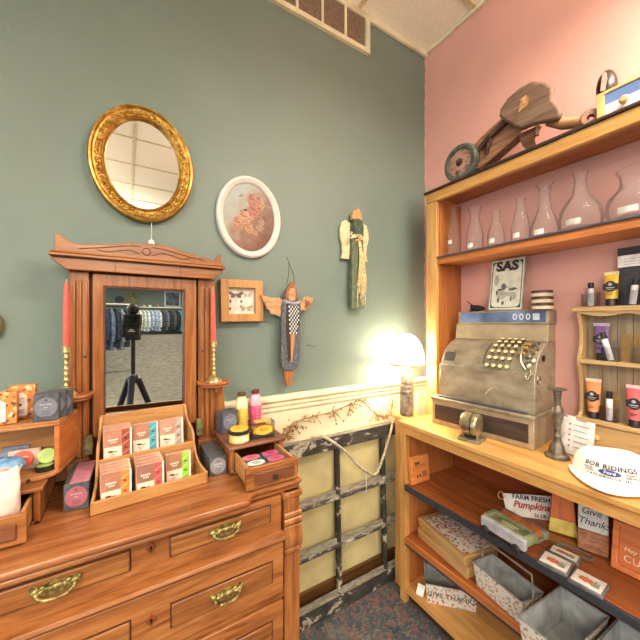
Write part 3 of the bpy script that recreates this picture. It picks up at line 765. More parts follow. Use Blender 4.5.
mc = nt.nodes.new('ShaderNodeMath'); mc.operation = 'MULTIPLY_ADD'; mc.inputs[1].default_value = .5; nt.links.new(noise(nt, v, 22, 5), mc.inputs[0]); nt.links.new(mb_.outputs[0], mc.inputs[2])
nt.links.new(ramp(nt, mc.outputs[0], [(.3, (162, 172, 170)), (.46, (156, 150, 138)), (.62, (136, 104, 86)), (.9, (106, 66, 52))]), b.inputs['Base Color']); b.inputs['Roughness'].default_value = .6
cv = MB().prism(ell(0, 0, RX-.029, RZ-.029, 60), -.008, -.002, 'xz').build('canvas', m, op)
def rose(x, z, r, c):
    q = MB(); d = 0
    for j, (rr, kk, sz) in enumerate(((.8, 11, .42), (.58, 9, .36), (.36, 7, .3), (.16, 4, .22))):
        for k in range(kk):
            a = 2*pi*k/kk+j*.6; d += .00003
            q.prism(ell(x+r*rr*math.cos(a), z+r*rr*math.sin(a), r*sz*R.uniform(.8, 1.15), r*sz*R.uniform(.6, .9), 9), -.0084-d, -.0079, 'xz', None, (k+j) % 3)
    q.prism(ell(x, z, r*.12, r*.1, 8), -.0084-d-.0001, -.0079, 'xz', None, 3)
    cc = lambda f: tuple(min(255, int(v*f*k_)) for v, k_ in zip(c, (.86, .80, .78)))
    q.build('painted_rose', [patches('rose_%d_%d' % (c[0], i), [(.3, cc(f*.93)), (.7, cc(f))], 160, rough=.6) for i, f in enumerate((1.0, .86, 1.1, .6))], cv)
for x, z, r, c in ((.02, .085, .028, (196, 146, 132)), (.025, .038, .03, (194, 138, 126)), (-.018, .0, .032, (208, 172, 146)), (-.05, -.032, .026, (204, 162, 130)), (.0, -.052, .022, (204, 178, 158)), (.05, -.04, .016, (190, 158, 146)), (.058, .07, .018, (206, 168, 130)), (-.055, -.062, .013, (196, 196, 190)), (.06, -.015, .014, (190, 190, 186)), (.028, -.068, .012, (192, 156, 140))): rose(x, z, r, c)
lf = MB()
for k in range(26):
    a = R.uniform(-.06, .08); z = R.uniform(-.1, .1); q = R.uniform(0, 180)
    if (a/.115)**2+(z/.15)**2 < 1: lf.prism(ell(0, 0, .013, .004, 8), -.0082-.00002*k, -.0079, 'xz', T(a, 0, z, 0, q, 0))
lf.build('painted_leaves', plain('leaf_olive', (122, 114, 84), .6), cv)

sf = thing('butterfly_print', 'small square light wood frame with a butterfly print beside the dresser crest', 'picture', (.452, D-.002, 1.596), 0, None, (0, math.radians(-1), 0))
def sqframe(w, h, t, y0, y1):
    return mitre([(-w, -h), (w, -h), (w, h), (-w, h)], [(-w+t, -h+t), (w-t, -h+t), (w-t, h-t), (-w+t, h-t)], y0, y1)
vs, fs = sqframe(.097, .094, .035, -.034, 0)
MB().add(vs, fs).build('frame', TAN('z'), sf, bevel=.002)
pp = MB().box(-.063, .063, -.012, -.004, -.06, .06).build('print', plain('print_paper', (222, 212, 200), .7), sf)
bf = MB()
def wing(x, z, s, f=1):
    for q in (-1, 1):
        bf.prism([(x, z), (x+q*.03*s, z+.014*s), (x+q*.034*s, z+.004*s), (x+q*.022*s, z-.006*s), (x+q*.024*s, z-.016*s), (x+q*.008*s, z-.016*s)], -.0128-.0003*(q > 0), -.0119, 'xz')
wing(-.024, .03, 1)
bf.box(-.0255, -.0225, -.0134, -.012, .014, .038)
for x, z in ((-.05, -.002), (-.052, -.036), (.0, -.002)): bf.prism(ell(x, z, .005, .008, 10), -.0126, -.0119, 'xz')
bf.build('butterfly', plain('butterfly_ink', (104, 92, 90), .7), pp)
bf = MB(); wing(.022, -.03, .95); bf.build('pale_butterfly', plain('butterfly_sage', (160, 160, 130), .7), pp)
bf = MB(); wing(.03, .03, .6)
for x in (-.03, -.02): bf.box(x, x+.0012, -.0126, -.0119, -.05, .0)
bf.box(.012, .05, -.0126, -.0119, .018, .020); bf.build('faint_butterfly', plain('butterfly_grey', (170, 158, 154), .7), pp)

# wooden doll angel with denim coat
dl = thing('angel_doll', 'wooden angel doll in a denim coat hanging by a wire on the green wall', 'doll', (.674, D-.025, 1.19), 0, None, (0, math.radians(1.5), 0))
den = patches('denim', [(.35, (58, 62, 72)), (.5, (88, 92, 100)), (.65, (118, 120, 124))], 240, (1, 1, .4), 3, .85)
dl.scale = (1.02, 1, 1.1)
oldw = wood('old_doll_wood', (104, 58, 34), (156, 98, 64), (186, 130, 90), 'z', 1.5, .7)
lightw = wood('wing_wood', (148, 106, 68), (190, 148, 104), (210, 172, 128), 'x', 1.5, .7)
MB().prism([(-.03, .09), (-.024, .03), (-.01, .0), (.004, .0), (.018, .03), (.026, .09), (.03, .2), (-.03, .2)], -.034, -.016, 'xz').build('legs', oldw, dl, bevel=.002)
MB().prism([(-.044, .082), (-.02, .07), (.02, .07), (.046, .09), (.05, .15), (.048, .36), (.04, .385), (-.036, .385), (-.05, .35), (-.05, .13)], -.04, -.012, 'xz').build('coat', den, dl, bevel=.004)
MB().prism([(-.022, .37), (.03, .37), (.026, .28), (.006, .11), (.0, .105), (-.004, .2)], -.044, -.038, 'xz').build('front_strip', wood('strip_tan', (140, 94, 58), (182, 132, 88), (200, 152, 108), 'z', 1.5, .7), dl, bevel=.001)
MB().prism([(-.026, .38), (-.018, .38), (.0, .12), (-.014, .11), (-.028, .26)], -.0425, -.0385, 'xz').build('coat_edge', plain('dark_brown_cloth', (66, 44, 38), .8), dl)
ch = MB()
cols_ = []
for i in range(7):
    for j in range(15):
        x0 = -.022+.0075*i+.0008*j; z1 = .372-.0095*j
        if x0 > .048-.0018*j: continue
        ch.box(x0, x0+.0075, -.047-.002*((i+j) % 2), -.043, z1-.0095, z1, None, (i+j) % 2)
ch.build('gingham_scarf', [plain('gingham_white', (222, 220, 220), .8), plain('gingham_black', (54, 54, 60), .8)], dl)
MB().tube([(-.04, -.03, .372), (-.02, -.045, .366), (.005, -.048, .362), (.03, -.045, .368), (.045, -.03, .376)], .008, 8).build('collar', plain('gingham_grey', (150, 150, 156), .8, 0, (200, .5), .25, 160), dl)
MB().prism([(-.026, .37), (-.03, .40), (-.022, .43), (-.01, .45), (.002, .462), (.014, .448), (.024, .425), (.028, .4), (.024, .37)], -.04, -.014, 'xz').build('head', oldw, dl, bevel=.004)
MB().prism([(-.018, .375), (-.02, .41), (-.01, .43), (.008, .43), (.018, .41), (.016, .375)], -.044, -.039, 'xz').build('face', lightw, dl, bevel=.002)
w1 = [(-.03, .37), (-.06, .385), (-.10, .383), (-.15, .392), (-.135, .362), (-.125, .355), (-.12, .335), (-.105, .331), (-.1, .312), (-.08, .313), (-.055, .303), (-.03, .31)]
MB().prism(w1, -.026, -.014, 'xz').build('wing', lightw, dl, bevel=.001)
MB().prism([(.05, .37), (.07, .395), (.095, .402), (.115, .395), (.128, .398), (.118, .376), (.108, .372), (.104, .352), (.09, .35), (.08, .335), (.05, .335)], -.026, -.014, 'xz').build('wing', lightw, dl, bevel=.001)
MB().prism([(.075, .348), (.09, .35), (.104, .36), (.1, .38), (.085, .378), (.08, .392)], -.029, -.025, 'xz').build('leather_patch', plain('rust_patch', (136, 84, 56), .8), dl)
MB().tube(smooth_path([(-.025, -.028, .44), (-.018, -.03, .48), (-.012, -.02, .51), (-.006, -.008, .545), (-.018, -.006, .57)], 5), .0014, 6).tube(smooth_path([(.018, -.028, .44), (.01, -.03, .49), (.0, -.02, .52), (-.006, -.008, .548)], 5), .0014, 6).build('hanging_wire', plain('wire_dark', (70, 66, 60), .5, .6), dl)

# green angel
ag = thing('angel_ornament', 'slim green wooden angel with cream wings and a raffia bow on the green wall', 'ornament', (1.096, D-.003, 1.575))
ag.scale = (1, 1, 1.025)
crm = patches('aged_cream', [(.3, (186, 160, 116)), (.5, (222, 204, 160)), (.7, (236, 222, 184))], 60, rough=.75)
dgr = patches('aged_green', [(.3, (62, 74, 58)), (.5, (94, 106, 82)), (.72, (136, 140, 110))], 70, (1, 1, .4), 6, .7)
for s in (-1, 1):
    MB().prism([(s*a, z) for a, z in ((.03, .46), (.06, .475), (.085, .462), (.098, .43), (.1, .39), (.085, .34), (.082, .30), (.092, .265), (.04, .265), (.03, .34))], -.02, -.006, 'xz').build('wing', crm, ag, bevel=.002)
MB().prism([(-.042, .0), (.045, .0), (.04, .39), (-.034, .39)], -.046, -.012, 'xz').build('robe', dgr, ag, bevel=.003)
MB().prism([(-.032, .378), (.036, .378), (.038, .44), (.03, .475), (.0, .485), (-.025, .475), (-.034, .44)], -.055, -.012, 'xz').build('hood', plain('dark_green_hood', (62, 84, 62), .6, 0, (50, .3), .15), ag, bevel=.006)
MB().prism([(-.028, .478), (.034, .478), (.036, .515), (.022, .532), (.012, .55), (-.002, .532), (-.02, .528), (-.03, .505)], -.04, -.014, 'xz').build('crown', wood('crown_tan', (166, 108, 66), (206, 154, 104), (226, 184, 134), 'z', 1.5, .7), ag, bevel=.003)
rf = MB()
for k in range(34):
    x = R.uniform(-.012, .05); zb_ = R.uniform(.0, .16)
    rf.tube([(R.uniform(0, .016), -.05, .37), (x*.6+.01, -.056-R.random()*.006, .26), (x+.008, -.052-R.random()*.006, .16), (x+.004, -.05, zb_)], .0018, 5)
for k in range(16):
    a = R.uniform(0, 2*pi); rf.tube([(.005, -.056, .375), (.005+.02*math.cos(a), -.065, .375+.014*math.sin(a)), (.005+.032*math.cos(a), -.055, .375+.024*math.sin(a))], .0022, 5)
rf.build('raffia_bow', plain('raffia', (218, 196, 142), .7, 0, None, .15, 90), ag)
fw = MB()
for k in range(14): fw.ball((-.04+R.uniform(-.018, .018), -.05-R.uniform(0, .006), .385+R.uniform(-.016, .018)), R.uniform(.004, .007), None, None, 7, 5)
fw.build('dried_flowers', plain('dried_cream', (230, 212, 176), .8, 0, None, .12, 80), ag)

# vent grille
vn = thing('air_vent', 'long cream return air grille with brown filters high on the green wall', 'vent', (0, D, 3.05))
v_ = MB(); v_.box(-.1, 1.21, -.02, 0, 0, .026).box(-.1, 1.21, -.02, 0, .198, .224).box(1.18, 1.21, -.02, 0, .0262, .1978).box(-.1, -.07, -.02, 0, .0262, .1978)
v_.build('frame', cream, vn)
for k in range(7):
    x = 1.038-.15*k
    if x > -.05: MB().box(x-.006, x+.006, -.019, -.002, .026, .198).build('divider', cream, vn)
flt = patches('filter_mesh', [(.3, (84, 68, 54)), (.5, (122, 102, 84)), (.72, (158, 136, 116))], 160, (1, 1, 1), 4, .9)
xs_ = [-.07]+[1.038-.15*k for k in range(6, -1, -1)]+[1.18]
for a, c_ in zip(xs_[:-1], xs_[1:]): MB().box(a+.006, c_-.006, -.01, -.002, .026, .198).build('filter', flt, vn)

pq = thing('wall_plaque', 'round olive brown framed plaque at the far left of the green wall', 'plaque', (-.415, D-.002, 1.488))
ring([(0, 0), (0, -.012), (.006, -.02), (.016, -.018), (.02, -.01), (.02, 0)], .072, .066, 48).build('frame', plain('olive_brown', (122, 112, 76), .5), pq)
MB().prism(ell(0, 0, .054, .048, 40), -.009, -.002, 'xz').build('face_panel', plain('plaque_face', (150, 132, 92), .6), pq)
tw = thing('wall_wire', 'short bent dark wire sticking out of the green wall by the doll', 'wire', (.795, D, 1.378))
MB().tube(smooth_path([(0, 0, 0), (.015, -.008, .004), (.035, -.012, .0), (.058, -.01, -.006)]), .0012, 6).build('wire', plain('wire_dark', (70, 66, 60), .5, .6), tw)

# ================================================================== OLD WINDOW SASH, ROPE, VINE
peel = patches('peeling_black_paint', [(.36, (44, 42, 38)), (.5, (74, 70, 64)), (.54, (150, 146, 132)), (.6, (180, 176, 162)), (.64, (74, 70, 62))], 12, (1, 2, 2), 9, .7)
greyw = patches('weathered_grey', [(.3, (84, 80, 70)), (.5, (128, 122, 108)), (.62, (156, 152, 138)), (.7, (70, 66, 58))], 18, (1, 5, 5), 8, .8)
peeld = patches('peeling_dark_rail', [(.42, (40, 38, 36)), (.57, (66, 62, 56)), (.6, (186, 180, 164)), (.66, (150, 142, 124)), (.7, (52, 48, 44))], 9, (1, 1.6, 1.6), 9, .7)
ss = thing('window_sash', 'old nine-pane window sash with peeling black paint leaning on the wall by the dresser', 'window sash', (.57, 1.366, .002), 0, None, (math.radians(-1.9), 0, 0))
Wd, Ht = 1.06, .9
MB().box(0, Wd, 0, .036, 0, .075).build('bottom_rail', peeld, ss, bevel=.003)
MB().box(0, Wd, 0, .036, Ht-.07, Ht-.001).build('top_rail', peeld, ss, bevel=.003)
MB().box(0, Wd, .0005, .036, Ht-.0005, Ht+.001).build('top_edge', greyw, ss)
for x in (0, Wd-.05): MB().box(x, x+.05, .001, .035, .074, Ht-.069).build('stile', peel, ss, bevel=.002)
for x in (.395, .715): MB().prism([(x-.012, .012), (x-.004, .002), (x+.004, .002), (x+.012, .012), (x+.012, .034), (x-.012, .034)], .07, Ht-.065, 'xy').build('muntin', peeld, ss)
for z in (.325, .573): MB().prism([(.034, z-.014), (.034, z+.014), (.01, z+.014), (.0, z+.005), (.0, z-.005), (.01, z-.014)], .045, Wd-.045, 'yz').build('muntin', peel, ss)
lg = MB()
for z in (.339, .587, .076): lg.prism([(.0, z), (.016, z+.002), (.0195, z+.022), (.0195, z)], .05, Wd-.05, 'yz')
lg.build('putty_ledge', greyw, ss)
pane = glass('old_pane', (250, 249, 240), .3, .2)  # faint warm tint stands in for shade behind the panes
for x0, x1 in ((.05, .383), (.407, .703), (.727, 1.01)):
    for z0, z1 in ((.075, .311), (.339, .559), (.587, .83)):
        MB().box(x0, x1, .02, .023, z0, z1).build('glass_pane', pane, ss)
rp = thing('rope', 'white braided rope draped over the top of the old window sash', 'rope', (0, 0, 0))
pts = smooth_path([(.80, 1.402, .918), (.84, 1.39, .919), (.875, 1.378, .908), (.93, 1.362, .868), (.99, 1.36, .815), (1.075, 1.357, .722), (1.15, 1.356, .668), (1.184, 1.356, .656), (1.205, 1.356, .675), (1.245, 1.357, .745), (1.3, 1.362, .86), (1.33, 1.378, .905), (1.345, 1.4, .917)], 8)
MB().tube(pts, .0075, 10).build('braid', plain('rope_white', (172, 162, 140), .85, 0, (90, .9, .006), .14, 90), rp)
MB().tube([(1.12, 1.358, .688), (1.122, 1.358, .64), (1.121, 1.358, .575)], .0016, 6).build('string', plain('string_white', (240, 240, 236), .7), rp)
vg = thing('vine_garland', 'dried berry vine garland lying along the wall above the old sash', 'garland', (0, 0, 0))
vp = smooth_path([(.62, 1.405, .925), (.68, 1.41, .96), (.70, 1.415, 1.0), (.745, 1.42, 1.008), (.82, 1.422, 1.016), (.92, 1.422, 1.02), (1.0, 1.42, 1.035), (1.07, 1.415, 1.052), (1.14, 1.418, 1.056), (1.2, 1.418, 1.0), (1.26, 1.415, .955), (1.32, 1.41, .935), (1.36, 1.405, 1.0), (1.35, 1.405, 1.06)], 7)
MB().tube(vp, .003, 7).build('vine', plain('vine_brown', (146, 114, 68), .8), vg)
br = MB(); tw_ = MB()
cl = [(.66, .95, 30), (.70, .985, 22), (.83, 1.012, 10), (.945, 1.012, 20), (1.06, 1.04, 20), (1.14, 1.045, 14), (1.24, .965, 20), (1.31, .94, 28), (1.36, 1.0, 8), (.75, 1.0, 10)]
for x, z, k in cl:
    for i in range(k):
        a = R.gauss(0, .03); c_ = R.gauss(-.002, .02); y = 1.415-abs(R.gauss(0, .012))
        br.ball((x+a, y, max(.93, z+c_)), R.uniform(.0028, .0055), None, None, 6, 4)
        if i % 4: tw_.tube([(x+a*.2, 1.417, z+.002), (x+a, y, max(.93, z+c_))], .0013, 4)
br.build('berries', plain('rust_berries', (146, 104, 58), .7, 0, None, .3, 300), vg)['kind'] = 'stuff'
tw_.build('twigs', plain('vine_brown', (146, 114, 68), .8), vg)['kind'] = 'stuff'

# ================================================================== LAMP
st = thing('lamp_stand', 'narrow light wood stand under the lamp between bookcase and wall', 'stand', (1.39, 1.316, 0))
MB().box(-.066, .07, -.045, .043, .945, .963).build('top', PINE('x'), st, bevel=.003)
MB().box(-.06, .064, -.04, .038, .0, .945).build('body', PINE('z'), st, bevel=.003)
lp = thing('table_lamp', 'glowing table lamp with a grey ribbed can base and white dome shade in the corner', 'lamp', (1.388, 1.318, .964))
lp.scale = (1, 1, 1.04)
pr = [(0, 0), (.036, 0), (.038, .004)]
for k in range(7):
    z = .02+k*.026; pr += [(.038, z), (.0395, z+.006), (.0395, z+.012), (.038, z+.018)]
pr += [(.038, .215), (.03, .23), (.02, .236), (.016, .25), (0, .25)]
MB().lathe(pr, 32).build('can_base', plain('galvanised_can', (128, 124, 116), .45, .4, None, .2, 40), lp)
MB().lathe([(.017, .236), (.022, .24), (.022, .262), (.012, .27), (.010, .285), (0, .285)], 20).build('socket', plain('socket_brass', (196, 180, 150), .35, .7), lp)
MB().tube([(.02*math.cos(0), 0, .262), (.05, 0, .29), (.058, 0, .34), (.03, 0, .42), (0, 0, .435)], .0018, 6).tube([(-.02, 0, .262), (-.05, 0, .29), (-.058, 0, .34), (-.03, 0, .42), (0, 0, .435)], .0018, 6).build('harp', plain('socket_brass', (196, 180, 150), .35, .7), lp)
shade_em = emit('lit_glass_shade', (255, 238, 206), 15)
sp_ = [(.1, .276), (.1005, .28), (.099, .30), (.092, .35), (.078, .395), (.055, .43), (.025, .449), (0, .452)]
MB().lathe(sp_, 40).build('shade', shade_em, lp) if False else None
o_ = MB(); o_.lathe([(.098, .29), (.092, .345), (.079, .39), (.056, .426), (.026, .446), (.012, .449), (.012, .446), (.025, .443), (.054, .423), (.076, .388), (.089, .344), (.095, .29)], 40, closed=True)
o_.build('lamp_shade', shade_em, lp)
MB().lathe([(.096, .276), (.1005, .278), (.101, .288), (.098, .291), (.094, .288), (.0935, .28)], 40, closed=True).build('shade_rim', plain('rim_cream', (222, 208, 176), .4), lp)
MB().ball((0, 0, .325), .024, .024, .03, 16, 10).build('bulb', emit('lit_bulb', (255, 236, 200), 14), lp)
pl_ = bpy.data.lights.new('bulb_light', 'POINT'); pl_.energy = 16; pl_.color = lin((255, 234, 196))[:3]; pl_.shadow_soft_size = .03
o = bpy.data.objects.new('bulb_light', pl_); C.objects.link(o); o.parent = lp; o.location = (0, 0, .268+.0)
# ================================================================== BOOKCASE
bc = thing('bookcase', 'yellow pine counter and hutch bookcase with reddish shelves against the pink wall', 'bookcase', (1.275, 1.26, 0), -90)
LN = 1.66; DP = .425
yp, rdw, orp = PINE('x'), REDW('x'), PINEO('x')
yz = PINE('z')
MB().box(-.004, LN, -.012, DP, .944, .967).build('counter_top', yp, bc, bevel=.004)
MB().box(0, LN, 0, .022, .9, .944).build('apron', yp, bc, bevel=.002)
MB().box(0, .038, 0, .03, 0, .9).build('front_post', yz, bc, bevel=.002)
MB().box(LN-.038, LN, 0, .03, 0, .9).build('front_post', yz, bc, bevel=.002)
MB().box(.006, .03, .03, DP, .0, .944).build('end_panel', PINEO('z'), bc)
MB().box(LN-.03, LN-.006, .03, DP, .0, .944).build('end_panel', PINEO('z'), bc)
MB().box(.03, LN-.03, DP-.012, DP, .05, .944).build('back_panel', wood('back_red', (112, 46, 20), (146, 70, 32), (166, 90, 46), 'x', .6), bc)
edge = plain('black_shelf_edge', (52, 54, 62), .45)
for nm, z0, z1, mt, fm in (('shelf', .612, .634, rdw, edge), ('shelf', .332, .355, rdw, PINEO('x')), ('bottom_shelf', .058, .082, yp, yp)):
    o = MB().box(.03, LN-.03, .004, DP-.012, z0, z1).build(nm, mt, bc)
    if nm == 'shelf': MB().box(.036, LN-.038, -.006, .006, z0-.008, z1).build('shelf_edge', fm, o, bevel=.002)
    if z0 == .332: MB().box(.036, LN-.038, -.002, .006, z0-.02, z0-.008).build('shelf_trim', edge, o)
MB().box(.03, LN-.03, .035, .05, 0, .058).build('toe_board', plain('toe_dark', (60, 40, 26), .7), bc)
# hutch
MB().box(0, .068, .213, .236, .967, 2.18).build('hutch_post', yz, bc, bevel=.003)
MB().box(.05, .073, .236, DP, .967, 2.18).build('hutch_side', PINEO('z'), bc)
MB().box(LN-.07, LN, .213, .236, .967, 2.18).build('hutch_post', yz, bc, bevel=.003)
MB().box(LN-.073, LN-.05, .236, DP, .967, 2.18).build('hutch_side', PINEO('z'), bc)
MB().box(-.004, LN, .21, .236, 2.18, 2.234).build('header', yp, bc, bevel=.004)
MB().box(0, LN, .236, DP, 2.205, 2.234).build('top_board', orp, bc)
MB().box(-.012, LN, .2, DP, 2.2345, 2.246).build('top_edge', plain('dark_top_edge', (58, 38, 34), .6), bc, bevel=.002)
o = MB().box(.074, LN-.074, .225, DP, 1.826, 1.858).build('bottle_shelf', orp, bc)
MB().box(.07, LN-.074, .215, .225, 1.822, 1.846).build('shelf_lip', PINEO('x'), o, bevel=.002)
MB().box(.066, LN-.07, .213, DP, 1.858, 1.866).build('shelf_liner', plain('slate_liner', (74, 78, 92), .4), o, bevel=.002)

def W(p, rz=-90): return p
# ------------------------------------------------------------------ on top of the hutch
ty = thing('riding_toy', 'worn wooden riding toy with big wheel and wide seat on top of the bookcase', 'toy', (1.53, 1.06, 2.246), -90)
ow = wood('gnarled_wood', (78, 46, 28), (128, 84, 56), (166, 122, 86), 'x', 1.6, .75, bm=.4)
Mw = T(0, -.01, .096) @ Matrix.Rotation(pi/2, 4, 'X')
MB().lathe([(.07, -.02), (.088, -.022), (.095, -.012), (.095, .012), (.088, .022), (.07, .02)], 36, Mw, closed=True).build('tyre', plain('old_rubber', (84, 88, 78), .7, 0, (40, .4), .2, 30), ty)
hb = MB(); hb.lathe([(.02, -.016), (.069, -.012), (.069, .012), (.02, .016)], 24, Mw, closed=True)
hub = hb.build('wheel_disc', patches('flaking_wheel', [(.4, (90, 70, 56)), (.5, (196, 150, 128)), (.58, (120, 92, 74)), (.7, (214, 176, 150))], 26, rough=.7), ty)
MB().lathe([(0, -.03), (.014, -.028), (.02, -.018), (.02, .018), (.0, .02)], 16, Mw).build('hub_cap', plain('rusty_iron', (88, 62, 50), .6, .5, None, .2), ty)
MB().prism([(.02, .07), (.05, .17), (.127, .207), (.212, .235), (.30, .19), (.285, .116), (.19, .075), (.10, .035), (.05, .04)], -.02, .04, 'xz', T(0, .03, 0)).build('frame_plank', wood('plank_wood', (104, 66, 44), (156, 110, 80), (186, 142, 108), 'x', 1.2, .75, bm=.4), ty, bevel=.006)
MB().tube(smooth_path([(.10, -.0, .13), (.16, -.006, .165), (.22, -.006, .19), (.27, -.004, .215)], 4), .014, 8).tube([(.13, .0, .09), (.16, -.01, .15)], .011, 8).build('strap_iron', plain('rusty_iron', (88, 62, 50), .6, .5, None, .2), ty)
seat = [(.207, .225), (.215, .255), (.25, .287), (.30, .30), (.35, .30), (.40, .265), (.432, .225), (.432, .175), (.45, .14), (.464, .10), (.452, .08), (.41, .09), (.36, .108), (.304, .112), (.236, .185)]
MB().prism(seat, -.03, .0, 'xz').build('seat', wood('seat_wood', (84, 62, 48), (122, 94, 76), (150, 120, 100), 'x', 1.2, .6, bm=.3), ty, bevel=.012, seg=3)
MB().prism([(.30, .19), (.335, .20), (.345, .225), (.33, .25), (.31, .24)], -.032, -.029, 'xz').build('worn_paint', plain('worn_tan', (190, 140, 92), .8, 0, None, .2, 60), ty)
MB().prism([(.22, .2), (.21, .24), (.235, .275), (.27, .285), (.29, .27)], .005, .03, 'xz').build('rear_board', ow, ty, bevel=.005)
MB().tube([(.365, -.01, .11), (.366, -.01, .06)], .007, 10).build('peg', ow, ty)
MB().tube([(.40, .03, .12), (.45, .02, .075), (.53, .0, .035)], [.024, .022, .02], 14).build('axle', wood('axle_wood', (150, 92, 56), (192, 134, 94), (210, 160, 118), 'x', 1, .6), ty)
MB().lathe([(.012, -.012), (.03, -.012), (.034, -.004), (.034, .006), (.028, .012), (.012, .012)], 24, T(.55, -.005, .0345) @ Matrix.Rotation(pi/2, 4, 'X') @ Matrix.Rotation(.4, 4, 'Y'), closed=True).build('axle_ring', plain('axle_ring_brown', (150, 108, 84), .6), ty)
MB().prism([(.27, .12), (.29, .06), (.33, .0), (.345, .0), (.33, .08), (.36, .12)], .02, .05, 'xz').build('prop', ow, ty, bevel=.003)

bx = thing('painted_box', 'shallow yellow-edged box with blue and white front on top of the bookcase', 'box', (1.502, .484, 2.2465), -90)
ye = plain('yellow_edge_paint', (226, 190, 118), .5, 0, None, .08, 20)
b_ = MB(); b_.box(0, .44, 0, .17, .09, .1).box(0, .022, 0, .17, 0, .0898).box(.418, .44, 0, .17, 0, .0898).box(.022, .418, .16, .17, 0, .0898).box(.022, .418, .0, .16, 0, .004)
b_.build('case', ye, bx, bevel=.001)
MB().box(.023, .417, .004, .012, .05, .0895).build('blue_band', plain('cornflower', (104, 130, 182), .5, 0, None, .06, 12), bx)
MB().box(.023, .417, .004, .012, .004, .0498).build('drawer', plain('drawer_white', (236, 228, 224), .5), bx)
MB().lathe([(.005, 0), (.006, .008), (.013, .013), (.014, .02), (.009, .026), (0, .027)], 18, T(.08, .004, .032) @ Matrix.Rotation(pi/2, 4, 'X')).build('knob', plain('knob_wood', (206, 170, 118), .45), bx)
ov = thing('oval_ornament', 'dark brown glossy oval ornament with a pale slit standing on the blue and white box', 'ornament', (1.6, .484, 2.3468), -90)
ov.scale = (.86, .86, .9)
vs_ = MB(); vs_.ball((0, 0, .073), .038, .036, .073, 24, 16); vs_.build('shell', plain('dark_lacquer', (58, 38, 34), .25, 0, None, .2, 20), ov)
MB().prism([(-.012, .05), (.004, .045), (.012, .09), (.008, .12), (-.004, .125), (-.008, .09)], -.037, -.02, 'xz').build('pale_slit', plain('pale_slit', (178, 160, 146), .5), ov)
MB().ball((.004, -.024, .113), .008, .012, .012).build('dark_eyelet', plain('black_iron', (26, 24, 24), .5, .3), ov)

# ------------------------------------------------------------------ glass bottles on the upper shelf
gl = glass('bottle_glass', (253, 252, 252), .6, .13, .03)
def gbottle(label, y, prof, x=1.565, tz=.05):
    t = thing('glass_bottle', label, 'glass bottle', (x, y, 1.8663), -90, 'glass bottles on the upper shelf')
    outer = [(r, z) for r, z in prof]; inner = [(max(.001, r-.002), z) for r, z in prof[1:]][::-1]
    MB().lathe([(0, 0)]+outer+inner+[(0, .006)], 36).build('glass', gl, t, smooth=50)
    r = max(r for r, z in prof if z <= tz+.01)
    q = MB(); w = .02
    for k in range(6):
        a0 = -pi/2-.35+.7*k/6; a1 = a0+.7/6; rr = r+.0008
        q.add([(rr*math.cos(a0), rr*math.sin(a0), tz-.011), (rr*math.cos(a1), rr*math.sin(a1), tz-.011), (rr*math.cos(a1), rr*math.sin(a1), tz+.011), (rr*math.cos(a0), rr*math.sin(a0), tz+.011)], [(0, 1, 2, 3)])
    q.build('price_label', plain('label_white', (240, 234, 226), .6), t)
    return t
gbottle('slender milk bottle of clear glass nearest the corner on the upper shelf', 1.137, [(.033, .002), (.036, .01), (.036, .10), (.033, .13), (.02, .185), (.017, .21), (.017, .255), (.021, .262), (.021, .275), (.018, .276)], tz=.075)
gbottle('cream-top milk bottle with flared mouth, second from the corner on the upper shelf', 1.012, [(.038, .002), (.042, .01), (.042, .085), (.036, .12), (.024, .165), (.025, .2), (.032, .222), (.033, .235), (.03, .236)], tz=.03)
gbottle('short narrow-necked glass bottle, third from the corner on the upper shelf', .90, [(.035, .002), (.039, .01), (.038, .07), (.03, .1), (.018, .13), (.017, .165), (.021, .17), (.021, .18), (.018, .181)], tz=.03)
gbottle('plain tapered glass bottle, fourth from the corner on the upper shelf', .785, [(.036, .002), (.04, .008), (.039, .08), (.03, .12), (.018, .165), (.017, .195), (.02, .2), (.02, .208), (.017, .209)], tz=.03)
gbottle('ruffled-lip decanter of cut glass, fifth from the corner on the upper shelf', .685, [(.044, .002), (.053, .012), (.054, .04), (.046, .075), (.028, .12), (.021, .16), (.021, .2), (.024, .205), (.024, .212), (.022, .216), (.034, .236), (.031, .238)], tz=.02)
gbottle('wide bellied carafe of cut glass, sixth from the corner on the upper shelf', .56, [(.055, .002), (.07, .012), (.0745, .045), (.068, .085), (.05, .12), (.029, .15), (.021, .19), (.02, .215), (.028, .236), (.027, .238)], x=1.575, tz=.03)
gbottle('squat wide-mouthed glass jug at the right end of the upper shelf', .398, [(.065, .002), (.08, .012), (.0845, .05), (.076, .09), (.052, .115), (.042, .14), (.044, .165), (.054, .185), (.052, .187)], x=1.58, tz=.03)

# ------------------------------------------------------------------ cash register
CZ = .9675
rg = thing('cash_register', 'antique metal cash register with round keys and display window on the pine counter', 'cash register', (1.39, 1.142, CZ), -83.9)
rm = patches('worn_nickel', [(.3, (118, 106, 88)), (.5, (156, 144, 122)), (.7, (180, 170, 150))], 7, (1, 1, 1.6), 8, .42, .35, .1)
rt = patches('tan_metal', [(.3, (136, 120, 94)), (.5, (164, 146, 118)), (.7, (184, 168, 140))], 7, rough=.45, metal=.2, bs=.08)
MB().box(0, .475, 0, .295, 0, .125).build('base', rt, rg, bevel=.003)
MB().box(-.006, .481, -.008, .297, .1255, .142).build('base_rim', rm, rg, bevel=.004)
dk = wood('dark_inlay', (38, 30, 28), (62, 50, 46), (86, 72, 64), 'x', 1.2, .35)
MB().box(.018, .2, -.003, .003, .024, .104).build('drawer_panel', dk, rg, bevel=.002)
MB().box(.205, .455, -.003, .003, .024, .104).build('drawer_panel', dk, rg, bevel=.002)
MB().box(.035, .445, -.001, .02, .1422, .152).build('cash_ledge', plain('slate_ledge', (74, 74, 82), .35), rg, bevel=.002)
